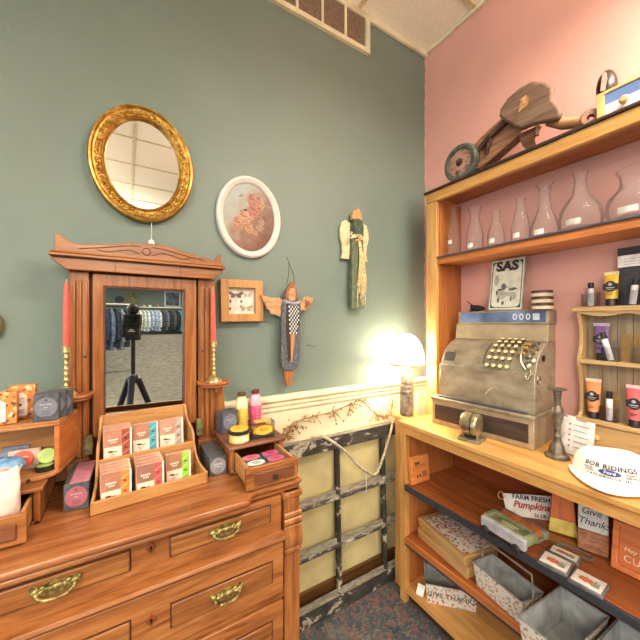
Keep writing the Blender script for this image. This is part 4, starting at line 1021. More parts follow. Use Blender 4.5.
prf = [(.03, .142), (.03, .316), (.036, .335), (.055, .372), (.088, .405), (.128, .428), (.165, .441), (.295, .441), (.295, .142)]
MB().prism(prf, .035, .472, 'yz').build('body', rm, rg, bevel=.003)
MB().prism([(.166, .4415), (.178, .523), (.29, .523), (.29, .4415)], .036, .472, 'yz').build('neck', rt, rg, bevel=.003)
MB().box(.033, .474, .016, .03, .1425, .315).build('front_plate', rm, rg, bevel=.004)
MB().box(.05, .476, .172, .27, .5235, .588).build('display_box', rm, rg, bevel=.003)
MB().box(.066, .462, .1695, .174, .532, .582).build('display_window', plain('blue_glass', (104, 122, 160), .12, 0, None, .12, 9), rg, bevel=.001)
vs, fs = text('000', .042, .0006, 1.35)
MB().add(vs, fs, T(.365, .1685, .556)).build('display_digits', plain('digit_white', (226, 232, 240), .5), rg)
MB().box(.413, .44, .168, .170, .542, .572).build('display_flag', plain('flag_pale', (198, 210, 226), .4), rg)
def on_curve(t):
    P_ = [(.034, .325), (.055, .372), (.088, .405), (.128, .428), (.165, .441)]
    u = t*(len(P_)-1); i = min(int(u), len(P_)-2); f_ = u-i
    return (P_[i][0]+(P_[i+1][0]-P_[i][0])*f_, P_[i][1]+(P_[i+1][1]-P_[i][1])*f_)
MB().prism([(.0345, .335), (.0535, .372), (.087, .4065), (.127, .4295), (.131, .4275), (.09, .4035), (.057, .369), (.038, .335)], .248, .253, 'yz').build('keyboard_edge', plain('dark_joint_metal', (84, 72, 60), .5, .4), rg)
kcap = plain('key_cream', (226, 212, 164), .35); krim = plain('key_brass', (120, 98, 56), .35, .8)
kb = 0
for c_ in range(4):
    for r_ in range(6):
        y, z = on_curve(.0+.17*r_)
        k = MB(); Mk = T(.278+.029*c_+.004*r_, y-.002, z) @ Matrix.Rotation(math.radians(62-9*r_), 4, 'X')
        k.lathe([(.003, 0), (.003, .014), (.0105, .016), (.0105, .02), (.009, .021)], 14, Mk)
        k.lathe([(0, .0205), (.009, .0205), (.0085, .0222), (0, .0226)], 14, Mk, 1)
        k.build('key', [krim, kcap], rg)
for i, (x, r_) in enumerate(((.408, 2.0), (.411, 3.0), (.414, 4.0))):
    y, z = on_curve(.17*r_); MB().box(-.014, .014, -.02, 0, -.008, .008, T(x, y-.002, z, -50)).build('total_key', plain('key_amber', (178, 140, 84), .4, .3), rg, bevel=.003)
# printer slot on the left, crank works on the right
MB().prism([(.0355, .335), (.0535, .372), (.06, .369), (.04, .33)], .05, .105, 'yz', T(0, -.002, 0)).build('printer_window', plain('slot_dark', (92, 88, 86), .3, .3), rg)
MB().box(.052, .1, .045, .07, .378, .392).lathe([(0, 0), (.012, 0), (.013, .004), (0, .006)], 16, T(.13, .054, .372) @ Matrix.Rotation(math.radians(60), 4, 'X')).build('printer_lid', rm, rg, bevel=.002)
cw = MB()
for i in range(7):
    y, z = on_curve(.1+.12*i); cw.lathe([(0, 0), (.016-.001*i, 0), (.017-.001*i, .006), (.01, .012), (0, .014)], 14, T(.443+R.uniform(-.012, .01), y-.004, z) @ Matrix.Rotation(math.radians(60-6*i), 4, 'X'))
cw.tube(smooth_path([(.41, .08, .425), (.41, .045, .395), (.42, .02, .36), (.44, .01, .33)], 4), .005, 8)
cw.tube([(.455, .02, .33), (.46, .005, .31), (.452, -.002, .29), (.444, .004, .305)], .004, 8)
cw.build('lever_works', plain('tarnished_nickel', (150, 142, 124), .3, .8, (90, .5, .003), .25, 80), rg)
MB().lathe([(.011, 0), (.013, .002), (.013, .006), (.006, .007)], 18, T(.473, .105, .375) @ Matrix.Rotation(pi/2, 4, 'Y')).build('crank_hole', plain('black_iron', (26, 24, 24), .5, .3), rg)
MB().tube([(.472+.002, .06+.018*math.cos(a), .285+.018*math.sin(a)) for a in [2*pi*k/16 for k in range(16)]], .0022, 6, True).build('key_ring', plain('tarnished_nickel', (150, 142, 124), .3, .8, (90, .5, .003), .25, 80), rg)
MB().prism([(.27, .2), (.30, .235), (.302, .233), (.274, .198)], .0145, .0165, 'xz').build('scratch_mark', plain('scratch_pale', (222, 212, 196), .5), rg)

RT = CZ+.588
ad_ = thing('tin_sign', 'black and white tin advertising sign leaning on top of the cash register', 'sign', (1.6, .876, RT), -86, None, (math.radians(-7), math.radians(.5), math.radians(-88)))
ad_.scale = (.94, 1, .955)
ad_.location.z += .0006
MB().box(-.088, .088, -.003, .003, .0, .275).build('plate', plain('sign_grey_edge', (150, 150, 142), .5, .3), ad_, bevel=.001)
pp = MB().box(-.082, .082, -.0045, -.002, .006, .268).build('face_panel', plain('sign_paper', (206, 204, 192), .5, 0, None, .05, 30), ad_)
q = MB()
vs, fs = sqframe(.076, .122, .003, -.0056, -.004); q.add(vs, fs, T(0, 0, .137))
for a in (-1, 1):
    for c_ in (-1, 1): q.prism([(a*.074, .137+c_*.12), (a*.05, .137+c_*.12), (a*.066, .137+c_*.114), (a*.074, .137+c_*.1)], -.0058, -.004, 'xz')
q.build('border', plain('sign_black', (44, 46, 48), .5), pp)
vs, fs = text('SAS', .068, .0008, 1.05, bold=.0035)
MB().add(vs, fs, T(0, -.006, .232)).build('lettering', plain('sign_black', (44, 46, 48), .5), pp)
q = MB(); ov_ = lambda x, z, a, c_: q.prism(ell(x, z, a, c_, 16), -.0056-.00004*len(q.v)/40, -.004, 'xz')
for x, z, a, c_ in ((-.012, .125, .012, .018), (-.03, .11, .014, .006), (.03, .108, .016, .006), (.045, .112, .01, .005), (-.036, .055, .006, .014), (-.012, .04, .006, .012), (.028, .06, .004, .014), (-.045, .095, .006, .012)): ov_(x, z, a, c_)
q.tube([(-.005, -.005, .112), (.005, -.005, .126), (.02, -.005, .112), (.045, -.005, .118)], .0016, 5)
q.build('dark_print', plain('sign_ink', (92, 92, 90), .6), pp)
q = MB()
for x, z, a, c_ in ((-.02, .082, .024, .024), (.015, .085, .02, .012), (.04, .075, .014, .02), (-.05, .16, .012, .03)): ov_(x, z, a, c_)
q.build('pale_print', plain('sign_ink_pale', (164, 162, 154), .6), pp)
for k in range(3):
    t = thing('tin', 'small brown and white round tin, %s of the three stacked on the cash register' % ('bottom', 'middle', 'top')[k], 'tin', (1.6+.001*k, .708+.002*k, RT+.0285*k), R.uniform(0, 60), 'tins stacked on the register')
    MB().lathe([(0, 0), (.04, 0), (.041, .002), (.041, .018), (0, .018)], 32).build('can', plain('tin_brown', (104, 72, 54), .4, .2), t)
    MB().lathe([(.0412, .002), (.0412, .016)], 32).build('paper_band', plain('band_cream', (200, 184, 160), .5), t)
    MB().lathe([(0, .018), (.042, .018), (.042, .0275), (.04, .0283), (0, .0283)], 32).build('lid', plain('lid_brown', (84, 56, 46), .4, .3), t)
pi_ = thing('black_tool', 'small black cast tool with thin upturned stem on the left register top', 'tool', (1.6, 1.03, RT), -90)
bi = plain('black_iron', (26, 24, 24), .5, .3)
MB().prism(ell(.012, .022, .032, .014, 20), -.012, .012, 'xz', T(0, 0, 0, 0, 12, 0)).build('body', bi, pi_, bevel=.004)
MB().box(-.026, -.012, -.01, .01, 0, .036).box(-.03, .012, -.013, .013, 0, .008).build('foot', bi, pi_, bevel=.002)
MB().tube([(-.018, 0, .034), (-.052, 0, .058)], [.003, .0018], 8).build('stem', bi, pi_)

# ------------------------------------------------------------------ on the counter
tp = thing('tape_dispenser', 'small round metal drum dispenser on a flat foot in front of the cash register', 'dispenser', (1.335, .882, CZ), -78)
tp.scale = (.82, 1, 1)
MB().prism([(-.055, -.04), (.055, -.04), (.06, -.03), (.06, .05), (-.06, .05), (-.06, -.03)], 0, .012, 'xy').build('foot_plate', plain('dull_steel', (142, 134, 114), .4, .5, None, .12, 30), tp, bevel=.003)
dm = plain('aged_chrome', (176, 164, 130), .3, .75, None, .14, 18)
Md = T(0, 0, .072) @ Matrix.Rotation(pi/2, 4, 'Y')
MB().lathe([(0, -.046), (.034, -.046), (.046, -.04), (.05, -.03), (.05, .012), (0, .012)], 32, Md).build('drum', dm, tp)
MB().lathe([(.044, .012), (.044, .018)], 28, Md).build('gap', bi, tp)
MB().lathe([(0, .018), (.05, .018), (.05, .036), (.046, .044), (.034, .05), (0, .05)], 32, Md).build('drum_cap', dm, tp)
MB().prism([(-.02, .008), (.03, .008), (.02, .07), (-.01, .07)], -.04, -.03, 'yz').prism([(-.02, .008), (.03, .008), (.02, .07), (-.01, .07)], .034, .044, 'yz').build('bracket', plain('dull_steel', (142, 134, 114), .4, .5, None, .12, 30), tp, bevel=.002)
ck = thing('candlestick', 'tall empty pewter candlestick with octagonal foot right of the cash register', 'candlestick', (1.455, .592, CZ), 10)
pw = plain('pewter', (112, 104, 92), .45, .6, None, .15, 40)
MB().lathe([(.043, 0), (.043, .006), (.04, .012), (.031, .018), (.026, .034), (.022, .05)], 8).build('foot', pw, ck)
MB().lathe([(.021, .05), (.016, .06), (.0125, .075), (.015, .085), (.011, .095), (.012, .12), (.018, .15), (.021, .175), (.018, .195), (.011, .205), (.013, .212), (.011, .22), (.014, .25), (.016, .262), (.032, .267), (.032, .271), (.013, .272), (.012, .25), (0, .25)], 24).build('stem', pw, ck)
pc = thing('paper_roll', 'curled white price list with bullet points behind the white cap', 'paper', (1.515, .553, CZ+.0072), -100)
pc.scale = (1.18, 1, 1.02)
cur = []
for k in range(15):
    a = pi*(.15+.85*k/14); cur.append((-.038-.026*math.sin(a), .03-.03*math.cos(a)-.02))
cur = [(.048, .0), (.0, -.006), (-.03, -.009)]+[(-.034-.03*math.sin(pi*k/12), .022-.031*math.cos(pi*k/12)) for k in range(1, 13)]
vs = []; fs = []
for x, y in cur:
    for z in (0, .138): vs.append((x, y, z+.0*x))
n = len(cur)
vs2 = [(x, y+.0012, z) for x, y, z in vs]
fs = [(2*i, 2*i+2, 2*i+3, 2*i+1) for i in range(n-1)]+[(2*n+2*i, 2*n+2*i+1, 2*n+2*i+3, 2*n+2*i+2) for i in range(n-1)]
fs += [(2*i+1, 2*i+3, 2*n+2*i+3, 2*n+2*i+1) for i in range(n-1)]+[(2*i, 2*n+2*i, 2*n+2*i+2, 2*i+2) for i in range(n-1)]
MB().add(vs, fs, None, 0).add(vs2, [], None).build('sheet', plain('sheet_white', (244, 236, 232), .6), pc) if False else None
s_ = MB(); s_.v = [tuple(v) for v in vs+vs2]; s_.f = fs; s_.mi = [0]*len(fs)
s_.build('sheet', plain('sheet_white', (244, 236, 232), .6), pc, M=T(0, 0, .0, -7))
ring_ = MB(); ring_.prism(ell(-.062, .075, .03, .074, 30), .008, .0095, 'xz')
ring_.build('curled_back', plain('sheet_lilac', (218, 190, 204), .6), pc, M=T(0, 0, .001, 0, 0, -25))
q = MB()
for k in range(5):
    z = .115-.021*k; q.prism(ell(-.02, z, .0032, .0032, 10), -.0005, .0006, 'xz', T(0, -.0088, 0)); q.box(-.012, .036-.006*(k % 2), -.007, -.0055, z-.001, z+.001)
q.box(-.005, .025, -.0065, -.0052, .134, .1365)
q.build('bullet_text', plain('bullet_ink', (112, 96, 130), .6), pc, M=T(0, 0, 0, -7))

# white cap
cap = thing('cap', 'white baseball cap with dark printed dealer lettering lying on the pine counter', 'cap', (1.417, .414, CZ), -78)
cap.scale = (1, 1, .92)
capw = plain('cap_white', (246, 240, 230), .75, 0, (120, .25), .02, 20)
def crown(u, v):
    """u around, v up 0..1; the front panel stands upright and flat"""
    a = u; r = 1.0
    z = .104*math.sin(v*pi/2)**.85
    k = math.cos(v*pi/2)**.6
    x = .108*math.cos(a)*k; y = .098*math.sin(a)*k
    if y < 0: y *= .9; z *= 1+.04*math.cos(a)
    dent = .012*math.exp(-((x+.02)**2+(y-.03)**2)/.0022)
    return Vector((x, y, z-dent+.006))
vs = []; fs = []; n = 56; m = 16
for i in range(m):
    for k in range(n): vs.append(crown(2*pi*k/n, i/m*.995))
top_i = len(vs); vs.append(crown(0, 1.))
for i in range(m-1):
    for k in range(n):
        l = (k+1) % n; fs.append((i*n+k, i*n+l, (i+1)*n+l, (i+1)*n+k))
for k in range(n): fs.append(((m-1)*n+k, (m-1)*n+(k+1) % n, top_i))
MB().add(vs, fs).build('crown', capw, cap, smooth=80)
bv = []; bf_ = []; nu = 28; nv = 9
for layer in (0, 1):
    for i in range(nv):
        t_ = i/(nv-1)
        for k in range(nu+1):
            a = pi+(pi)*k/nu
            rx = .106+.012*t_*abs(math.cos(a)); ry = .086+.075*t_*(math.sin(-a)**1.0 if math.sin(-a) > 0 else 0)
            x = rx*math.cos(a); y = ry*math.sin(a)
            z = .012-.006*t_-.16*(x*x)*.5*t_+.004*t_ - (.003 if layer else 0)
            bv.append((x, y, max(.0008, z+.002)))
L = nv*(nu+1)
for layer in (0, 1):
    for i in range(nv-1):
        for k in range(nu):
            a = layer*L+i*(nu+1)+k; f_ = (a, a+1, a+nu+2, a+nu+1); bf_.append(f_ if layer == 0 else f_[::-1])
for k in range(nu): a = (nv-1)*(nu+1)+k; bf_.append((a, a+1, L+a+1, L+a))
MB().add(bv, bf_).build('brim', capw, cap, smooth=60)
MB().ball((0, 0, .108), .006, .006, .004).build('top_button', capw, cap)
MB().prism([(-.012, 0), (.012, 0), (.01, .006), (-.01, .006)], .09, .1, 'xz', T(-.09, -.02, .004)).build('strap', capw, cap)
def wrap(vs, z0, gain=1.0):
    out = []
    for x, y, z in vs:
        a = -pi/2+x/.098*gain
        zz = z+z0
        v = min(.93, max(.02, (math.asin(min(1, (max(zz-.006, 0)/.104)**(1/.85)))*2/pi)))
        p = crown(a, v); c0 = Vector((0, 0, p.z*.55)); nrm = (p-c0); nrm = Vector((nrm.x, nrm.y*1.1, nrm.z*.55)).normalized()
        out.append(p+nrm*.0034)
    return out
ink = plain('cap_ink', (58, 62, 86), .7)
def captext(s, size, x, z, mat, name, sp=1.0, bold=0, lift=0.0006):
    vs, fs = text(s, size, 0, sp, bold=bold)
    bm_ = bmesh.new(); me = bpy.data.meshes.new('lettering'); me.from_pydata([(a+x, b_, c_) for a, b_, c_ in vs], [], fs); bm_.from_mesh(me)
    bmesh.ops.triangulate(bm_, faces=bm_.faces)
    bmesh.ops.subdivide_edges(bm_, edges=[e for e in bm_.edges if e.calc_length() > .006], cuts=2)
    bmesh.ops.triangulate(bm_, faces=bm_.faces)
    v2 = wrap([tuple(v.co) for v in bm_.verts], z); f2 = [tuple(v.index for v in f.verts) for f in bm_.faces]
    bm_.free(); bpy.data.meshes.remove(me)
    if lift: v2 = [p+Vector((0, -lift, lift*.4)) for p in v2]
    MB().add(v2, f2).build(name, mat, cap, smooth=80)
captext('BOB RIDINGS', .0195, 0, .066, ink, 'lettering', 1.12, .0007)
captext('SALES', .0082, -.052, .052, ink, 'lettering', 1.1, .0003); captext('LEASE', .0082, -.05, .044, ink, 'lettering', 1.1, .0003)
captext('PARTS', .0082, .05, .052, ink, 'lettering', 1.1, .0003); captext('SERVICE', .0082, .052, .044, ink, 'lettering', 1.1, .0003)
captext('TAYLORVILLE, ILL.', .0095, 0, .033, ink, 'lettering', 1.4, .0006)
eo = []
for i in range(6):
    for k in range(28): eo.append((.026*(i/5)*math.cos(2*pi*k/28), 0, .0095*(i/5)*math.sin(2*pi*k/28)))
v2 = wrap(eo, .049); f2 = [(i*28+k, i*28+(k+1) % 28, (i+1)*28+(k+1) % 28, (i+1)*28+k) for i in range(5) for k in range(28)]
MB().add(v2, f2).build('badge', plain('badge_blue', (52, 66, 128), .5), cap, smooth=80)
captext('Ford', .014, 0, .049, plain('badge_white', (226, 228, 236), .5), 'badge_lettering', 1.0, .0002, .0022)

# ------------------------------------------------------------------ small shelf unit on the counter
su = thing('shelf_unit', 'small tan wooden shelf unit with scalloped sides standing on the counter at the right', 'shelf unit', (1.618, .588, CZ), -90)
tw1 = wood('tan_shelf', (158, 126, 84), (192, 160, 112), (210, 182, 136), 'x', .8, .5); tw2 = wood('tan_shelf_z', (158, 126, 84), (190, 158, 110), (208, 180, 134), 'z', .8, .5)
SW = .6; SD = .082
sp1 = [(0, 0), (0, .125), (-.0, .14), (.02, .155), (.028, .19), (.024, .26), (.01, .33), (0, .345), (0, .39), (.012, .41), (.022, .45), (.02, .52), (.0, .56), (0, .575), (SD, .575), (SD, 0)]
for x in (0, SW-.014): MB().prism(sp1, x, x+.014, 'yz').build('side_panel', tw2, su, bevel=.002)
MB().box(-.012, SW+.012, -.012, SD+.001, .575, .595).build('top_board', tw1, su, bevel=.003)
sc = [(.014, .575)]
for k in range(41):
    x = .014+(SW-.028)*k/40; sc.append((x, .568-.012*abs(math.sin(k/40*pi*4))))
sc.append((SW-.014, .575))
MB().prism(sc, -.003, .006, 'xz').build('scalloped_valance', tw1, su)
MB().box(.014, SW-.014, -.004, SD-.008, .362, .378).build('shelf', tw1, su, bevel=.002)
MB().box(-.006, SW+.006, -.01, SD-.008, .122, .14).build('shelf', tw1, su, bevel=.003)
bb = MB()
for k in range(12): bb.box(.014+k*.0477, .014+k*.0477+.0465, SD-.008, SD-.002, .0, .575)
bb.build('beadboard_back', wood('grey_tan_boards', (134, 116, 92), (162, 144, 118), (180, 164, 140), 'z', .8, .6), su, bevel=.001)
MB().box(.014, SW-.014, .004, .02, .0, .122).build('drawer_frame', tw1, su)
for x0, x1 in ((.03, .2), (.212, .382), (.394, .57)):
    d_ = MB().box(x0, x1, -.002, .004, .008, .115).build('drawer', tw1, su, bevel=.002)
    MB().lathe([(.004, 0), (.005, .006), (.011, .012), (.012, .018), (.007, .023), (0, .024)], 16, T((x0+x1)/2-.045 if x0 < .1 else (x0+x1)/2, -.002, .07) @ Matrix.Rotation(pi/2, 4, 'X')).build('knob', tw1, d_)
# tubes of cream
black = plain('cap_black', (36, 32, 34), .35)
def cream_tube(label, x, z, col, dy=.03, h=.16, w=.058, rz=0, shade_=None):
    X_ = su.location.x+dy; Y_ = su.location.y-x
    t = thing('cream_tube', label, 'tube', (X_, Y_, CZ+z), -90+rz, 'tubes of cream on the tan shelf unit')
    MB().lathe([(0, 0), (.019, 0), (.0205, .002), (.0205, .026), (.0195, .028), (0, .028)], 24).build('cap', black, t)
    vs = []; fs = []; n = 28; lv = 9
    for i in range(lv):
        f_ = i/(lv-1); a = .021+(w/2-.021)*f_; b_ = .0205*(1-f_)**.8+.0016
        for k in range(n): vs.append((a*math.cos(2*pi*k/n), b_*math.sin(2*pi*k/n), .028+(h-.04)*f_))
    for i in range(lv-1):
        for k in range(n): l = (k+1) % n; fs.append((i*n+k, i*n+l, (i+1)*n+l, (i+1)*n+k))
    MB().add(vs, fs).build('tube_body', plain('tube_'+label[:6], col, .35), t)
    MB().box(-w/2-.001, w/2+.001, -.002, .002, h-.013, h).build('crimp', plain('crimp_'+label[:6], tuple(min(255, int(v*.4+150)) for v in col), .35), t, bevel=.001)
    t.scale = (.88, 1, 1)
    zl = h*.56
    lb = MB(); lb.prism(ell(0, zl, .021, .022, 28), -.0185, -.013, 'xz', T(0, .0015, 0))
    lb.box(-.026, .026, -.0165, -.011, zl-.012, zl+.012)
    lo = lb.build('label', plain('label_black', (44, 42, 48), .4), t)
    q = MB(); q.prism(ell(0, zl+.009, .007, .006, 14), -.0185, -.0165, 'xz')
    q.box(-.014, .014, -.0182, -.0165, zl-.006, zl-.003); q.box(-.01, .01, -.0182, -.0165, zl-.012, zl-.0105)
    q.build('label_print', plain('label_silver', (196, 196, 198), .4), lo)
    q = MB(); q.box(-.013, .013, -.0215, -.0195, .05, .052); q.box(-.01, .01, -.0215, -.0195, .045, .0465); q.build('small_print', plain('tube_print_'+label[:6], tuple(int(v*.55) for v in col), .5), t)
cream_tube('orange cream tube with black label on the lowest shelf of the tan unit', .05, .1405, (240, 146, 92), .02)
cream_tube('coral pink cream tube with black label at the right of the tan unit', .178, .1405, (232, 104, 108), .012, .155)
cream_tube('purple cream tube on the middle shelf of the tan unit', .070, .3785, (128, 96, 150), .04, .15)
cream_tube('yellow cream tube with black label on top of the tan unit', .108, .5955, (242, 196, 66), .018, .135, .05)
acr = glass('clear_acrylic', (246, 246, 248), .6, .3)
paper_w = plain('roll_white', (238, 236, 238), .35)
def roller(label, x, z, dy, tilt=0, h=.1):
    t = thing('roll_on_bottle', label, 'bottle', (su.location.x+dy, su.location.y-x, CZ+z), -90, 'roll-on bottles in acrylic holders', (0, math.radians(tilt), math.radians(-90)))
    MB().lathe([(0, 0), (.0095, 0), (.0105, .002), (.0105, h*.74), (.009, h*.76), (0, h*.76)], 20).build('vial', paper_w, t)
    MB().lathe([(.0095, h*.76), (.0098, h*.77), (.0098, h), (.0085, h+.001), (0, h+.001)], 20).build('cap', black, t)
    q = MB()
    for k in range(4): q.box(-.0035, .0035-.002*(k % 2), -.0112, -.0102, h*(.2+.1*k), h*(.2+.1*k)+.0012)
    q.build('label_print', plain('roll_print', (176, 174, 182), .5), t)
def holder(label, x, z, dy, w=.026, d=.018, h=.055):
    t = thing('acrylic_holder', label, 'holder', (su.location.x+dy, su.location.y-x, CZ+z), -90, 'clear acrylic holders')
    q = MB(); q.box(-w, w, -d, d, 0, .003)
    for a in (-1, 1): q.box(a*w-.001, a*w+.001, -d, d, .003, h); q.box(-w+.001, w-.001, a*d-.001, a*d+.001, .003, h if a < 0 else h*1.5)
    q.build('acrylic', acr, t)
for x, z, dy, tl, l in ((.038, .5955, .03, 0, 'on top of the tan unit left of the yellow tube'), (.170, .5955, .012, 6, 'on top of the tan unit in front of the black box'), (.106, .3785, .018, -14, 'on the middle shelf beside the purple tube'), (.200, .3785, .02, 14, 'on the middle shelf right of the kraft cards'), (.1, .1405, .022, 0, 'on the lowest shelf between the two tubes')):
    roller('white roll-on bottle '+l, x, z+.0035, dy, tl, .095 if z > .5 else .112)
    holder('clear acrylic holder '+l, x, z, dy)
card = plain('kraft_card', (166, 132, 76), .7)
for x, z, l in ((.092, .1405, 'on the lowest shelf'), (.136, .3785, 'on the middle shelf, left one of two'), (.173, .3785, 'on the middle shelf, right one of two')):
    t = thing('kraft_card', 'small kraft card leaning on the boards '+l, 'card', (su.location.x+SD-.016, su.location.y-x, CZ+z), -90, None, (math.radians(-4), 0, math.radians(-90)))
    MB().box(-.022 if z < .3 else -.014, .022 if z < .3 else .014, -.0015, .0015, 0, .105).build('card', card, t)
t = thing('display_box', 'dark speckled display box behind the yellow tube on top of the tan unit', 'box', (1.668, .468, CZ+.5955), -90)
MB().box(0, .26, 0, .03, 0, .15).build('carton', spots('speckled_black', (58, 58, 64), [(104, 104, 110), (84, 84, 92)], 260, .3), t, bevel=.002)
t2 = thing('paper_pad', 'white paper pad with a black top band leaning above the dark display box', 'pad', (1.672, .47, CZ+.746), -90)
MB().box(0, .26, -.008, .002, 0.001, .07).build('sheets', plain('sheet_white', (244, 236, 232), .6), t2)
MB().box(0, .26, -.0095, .003, .046, .076).build('top_band', plain('band_black', (44, 38, 46), .5), t2)
q = MB()
for k in range(3): q.box(.02, .2, -.0088, -.0078, .01+.01*k, .0115+.01*k)
q.build('print_lines', plain('print_grey', (150, 150, 158), .6), t2)
# ================================================================== LOWER SHELVES OF THE BOOKCASE
S1, S2, S3 = .6345, .3555, .0825
orw = lambda n='orange_block', c=(214, 118, 58): wood(n, tuple(int(v*.72) for v in c), c, tuple(min(255, int(v*1.12)) for v in c), 'z', .8, .6)
t = thing('wooden_tile', 'square orange wood block with dark print leaning inside the bookcase end', 'block', (1.293, 1.188, S1+.0024), 0, None, (math.radians(-5), 0, math.radians(-1)))
MB().box(0, .135, 0, .022, 0, .142).build('block', wood('orange_tile', (184, 98, 44), (222, 138, 72), (236, 160, 96), 'x', 1, .6), t, bevel=.003)
q = MB()
for k in range(3): q.box(.028+.012*k, .037+.012*k, -.0012, .0, .098, .112)
for k in range(4): q.box(.03+.02*k, .044+.02*k, -.0012, .0, .088, .091)
q.prism([(.035, .03), (.038, .046), (.042, .041), (.058, .041), (.064, .05), (.066, .03), (.06, .03), (.058, .036), (.044, .036), (.04, .03)], -.0012, 0, 'xz')
q.build('dark_print', plain('tile_ink', (84, 46, 30), .7), t)
q = MB()
for a in range(3): q.box(.078, .11, -.0012, .0, .03+.009*a, .036+.009*a)
q.build('brown_print', plain('tile_brown', (160, 84, 46), .7), t)

sage = plain('sage_paint', (138, 142, 108), .55, 0, (50, .3), .08, 20)
grw = plain('wash_grey', (172, 172, 178), .6, 0, None, .06, 20)
wg = thing('toy_wagon', 'sage green wooden wagon tray on black wheels with orange slats under the counter', 'wagon', (1.268, .794, S1), -95)
MB().box(0, .18, 0, .02, .018, .058).build('front_board', grw, wg, bevel=.003)
MB().box(0, .18, .02, .085, .03, .05).build('deck', sage, wg, bevel=.002)
fr_ = MB(); fr_.box(.0, .016, .018, .088, .05, .064).box(.164, .18, .018, .088, .05, .064).box(.016, .164, .076, .088, .05, .064).box(.016, .164, .018, .026, .05, .06)
fr_.build('tray_rim', sage, wg, bevel=.002)
pn = MB().box(.036, .144, .03, .072, .05, .054).build('label_panel', plain('sage_panel', (120, 128, 90), .55), wg, bevel=.001)
q = MB()
for k in range(9): q.box(.058+.0075*k, .0635+.0075*k, .052, .06, .054, .0548)
for k in range(7): q.box(.064+.0075*k, .0695+.0075*k, .04, .046, .054, .0548)
q.build('label_print', plain('pale_print', (206, 208, 176), .6), pn)
for k in range(4): MB().box(.02+.038*k, .055+.038*k, .092, .13, .03, .058+.003*(k % 2)).build('orange_slat', orw('orange_slat_wood', (206, 106, 54)), wg, bevel=.004)
MB().box(0, .18, .134, .16, .02, .05).build('rear_board', plain('grey_sage', (126, 134, 116), .6, 0, None, .1, 20), wg, bevel=.004)
MB().box(.0, .176, .086, .134, .02, .03).build('underframe', sage, wg)
for x in (.026, .152):
    for y in (-.008, .164):
        MB().lathe([(0, -.006), (.013, -.006), (.016, -.003), (.016, .004), (.013, .007), (0, .007)], 18, T(x, y, .0165) @ Matrix.Rotation(pi/2, 4, 'X')).lathe([(0, 0), (.004, 0), (.004, .01), (0, .01)], 10, T(x, y-.004, .0165) @ Matrix.Rotation(pi/2, 4, 'X')).build('wheel', plain('wheel_black', (38, 36, 40), .5), wg)

en = plain('enamel_white', (228, 224, 216), .35, 0, None, .04, 20)
t = thing('enamel_sign', 'white enamel sign with black and red lettering leaning behind the green wagon', 'sign', (1.462, .790, S1+.002), 0, None, (math.radians(-20), 0, math.radians(-47)))
MB().prism([(0, .0), (.2, .0), (.21, .1), (-.012, .085)], 0, .004, 'xz').build('plate', en, t, bevel=.001)
vs, fs = text('FARM FRESH', .026, .0005, 1.05, bold=.0008)
MB().add(vs, fs, T(.102, -.0012, .078)).build('black_lettering', plain('sign_black', (44, 46, 48), .5), t)
vs, fs = text('Pumpkins', .037, .0005, 1.0, shear=.35, bold=.0012)
MB().add(vs, fs, T(.098, -.0012, .047)).build('red_lettering', plain('sign_red', (190, 62, 44), .5), t)
vs, fs = text('5c LB', .018, .0005, 1.1, bold=.0005)
MB().add(vs, fs, T(.13, -.0012, .013)).build('black_lettering', plain('sign_black', (44, 46, 48), .5), t)
MB().tube([(-.008+.012*math.cos(a)-.01, .0, .075+.016*math.sin(a)) for a in [2*pi*k/14 for k in range(14)]], .0022, 6, True).build('hanging_cord', plain('jute', (190, 140, 92), .8), t)

t = thing('candy_corn_block', 'tapered wooden block painted orange over yellow under the counter', 'block', (1.497, .638, S1+.0042), -68, None, (math.radians(-6), 0, math.radians(-66)))
def taper(w0, w1, h0, h1, H_, d):
    a = w0+(w1-w0)*h0/H_; b_ = w0+(w1-w0)*h1/H_
    return [(-a/2, h0), (a/2, h0), (b_/2, h1), (-b_/2, h1)]
MB().prism(taper(.094, .062, 0, .055, .2, 0), 0, .035, 'xz', T(.045)).build('yellow_base', plain('corn_yellow', (218, 196, 96), .6, 0, (60, .3), .08, 24), t, bevel=.002)
MB().prism(taper(.094, .062, .0552, .2, .2, 0), 0, .035, 'xz', T(.045)).build('orange_body', orw('corn_orange', (206, 108, 54)), t, bevel=.002)
t = thing('thankful_block', 'rough wooden block with whitewashed top half and black script on the upper low shelf', 'block', (1.470, .532, S1+.0042), -70, None, (math.radians(-7), 0, math.radians(-70)))
MB().box(0, .092, 0, .03, 0, .075).build('bark_half', patches('rough_bark', [(.3, (104, 62, 40)), (.5, (156, 104, 74)), (.7, (180, 130, 98))], 40, (1, 1, 2), rough=.8), t, bevel=.005)
o_ = MB().box(.002, .09, .001, .029, .0752, .185).build('whitewashed_half', spots('flecked_white', (200, 200, 194), [(120, 130, 120), (150, 160, 150), (90, 100, 92)], 130, .22), t, bevel=.004)
for s_, z, x in (('Give', .145, .04), ('Thanks', .108, .047)):
    vs, fs = text(s_, .034, .0005, .95, shear=.3)
    MB().add(vs, fs, T(x, -.0006, z)).build('lettering', plain('sign_black', (44, 46, 48), .5), o_)
t = thing('orange_framed_sign', 'bright orange framed board with white chalk lettering at the right of the upper low shelf', 'sign', (1.462, .432, S1+.005), -84, None, (math.radians(-12), 0, math.radians(-88)))
vs, fs = mitre([(0, 0), (.24, 0), (.24, .16), (0, .16)], [(.018, .018), (.222, .018), (.222, .142), (.018, .142)], -.006, .02)
of = wood('orange_frame', (172, 84, 36), (204, 114, 58), (220, 136, 80), 'x', .6, .5)
MB().add(vs, fs).build('frame', of, t, bevel=.003)
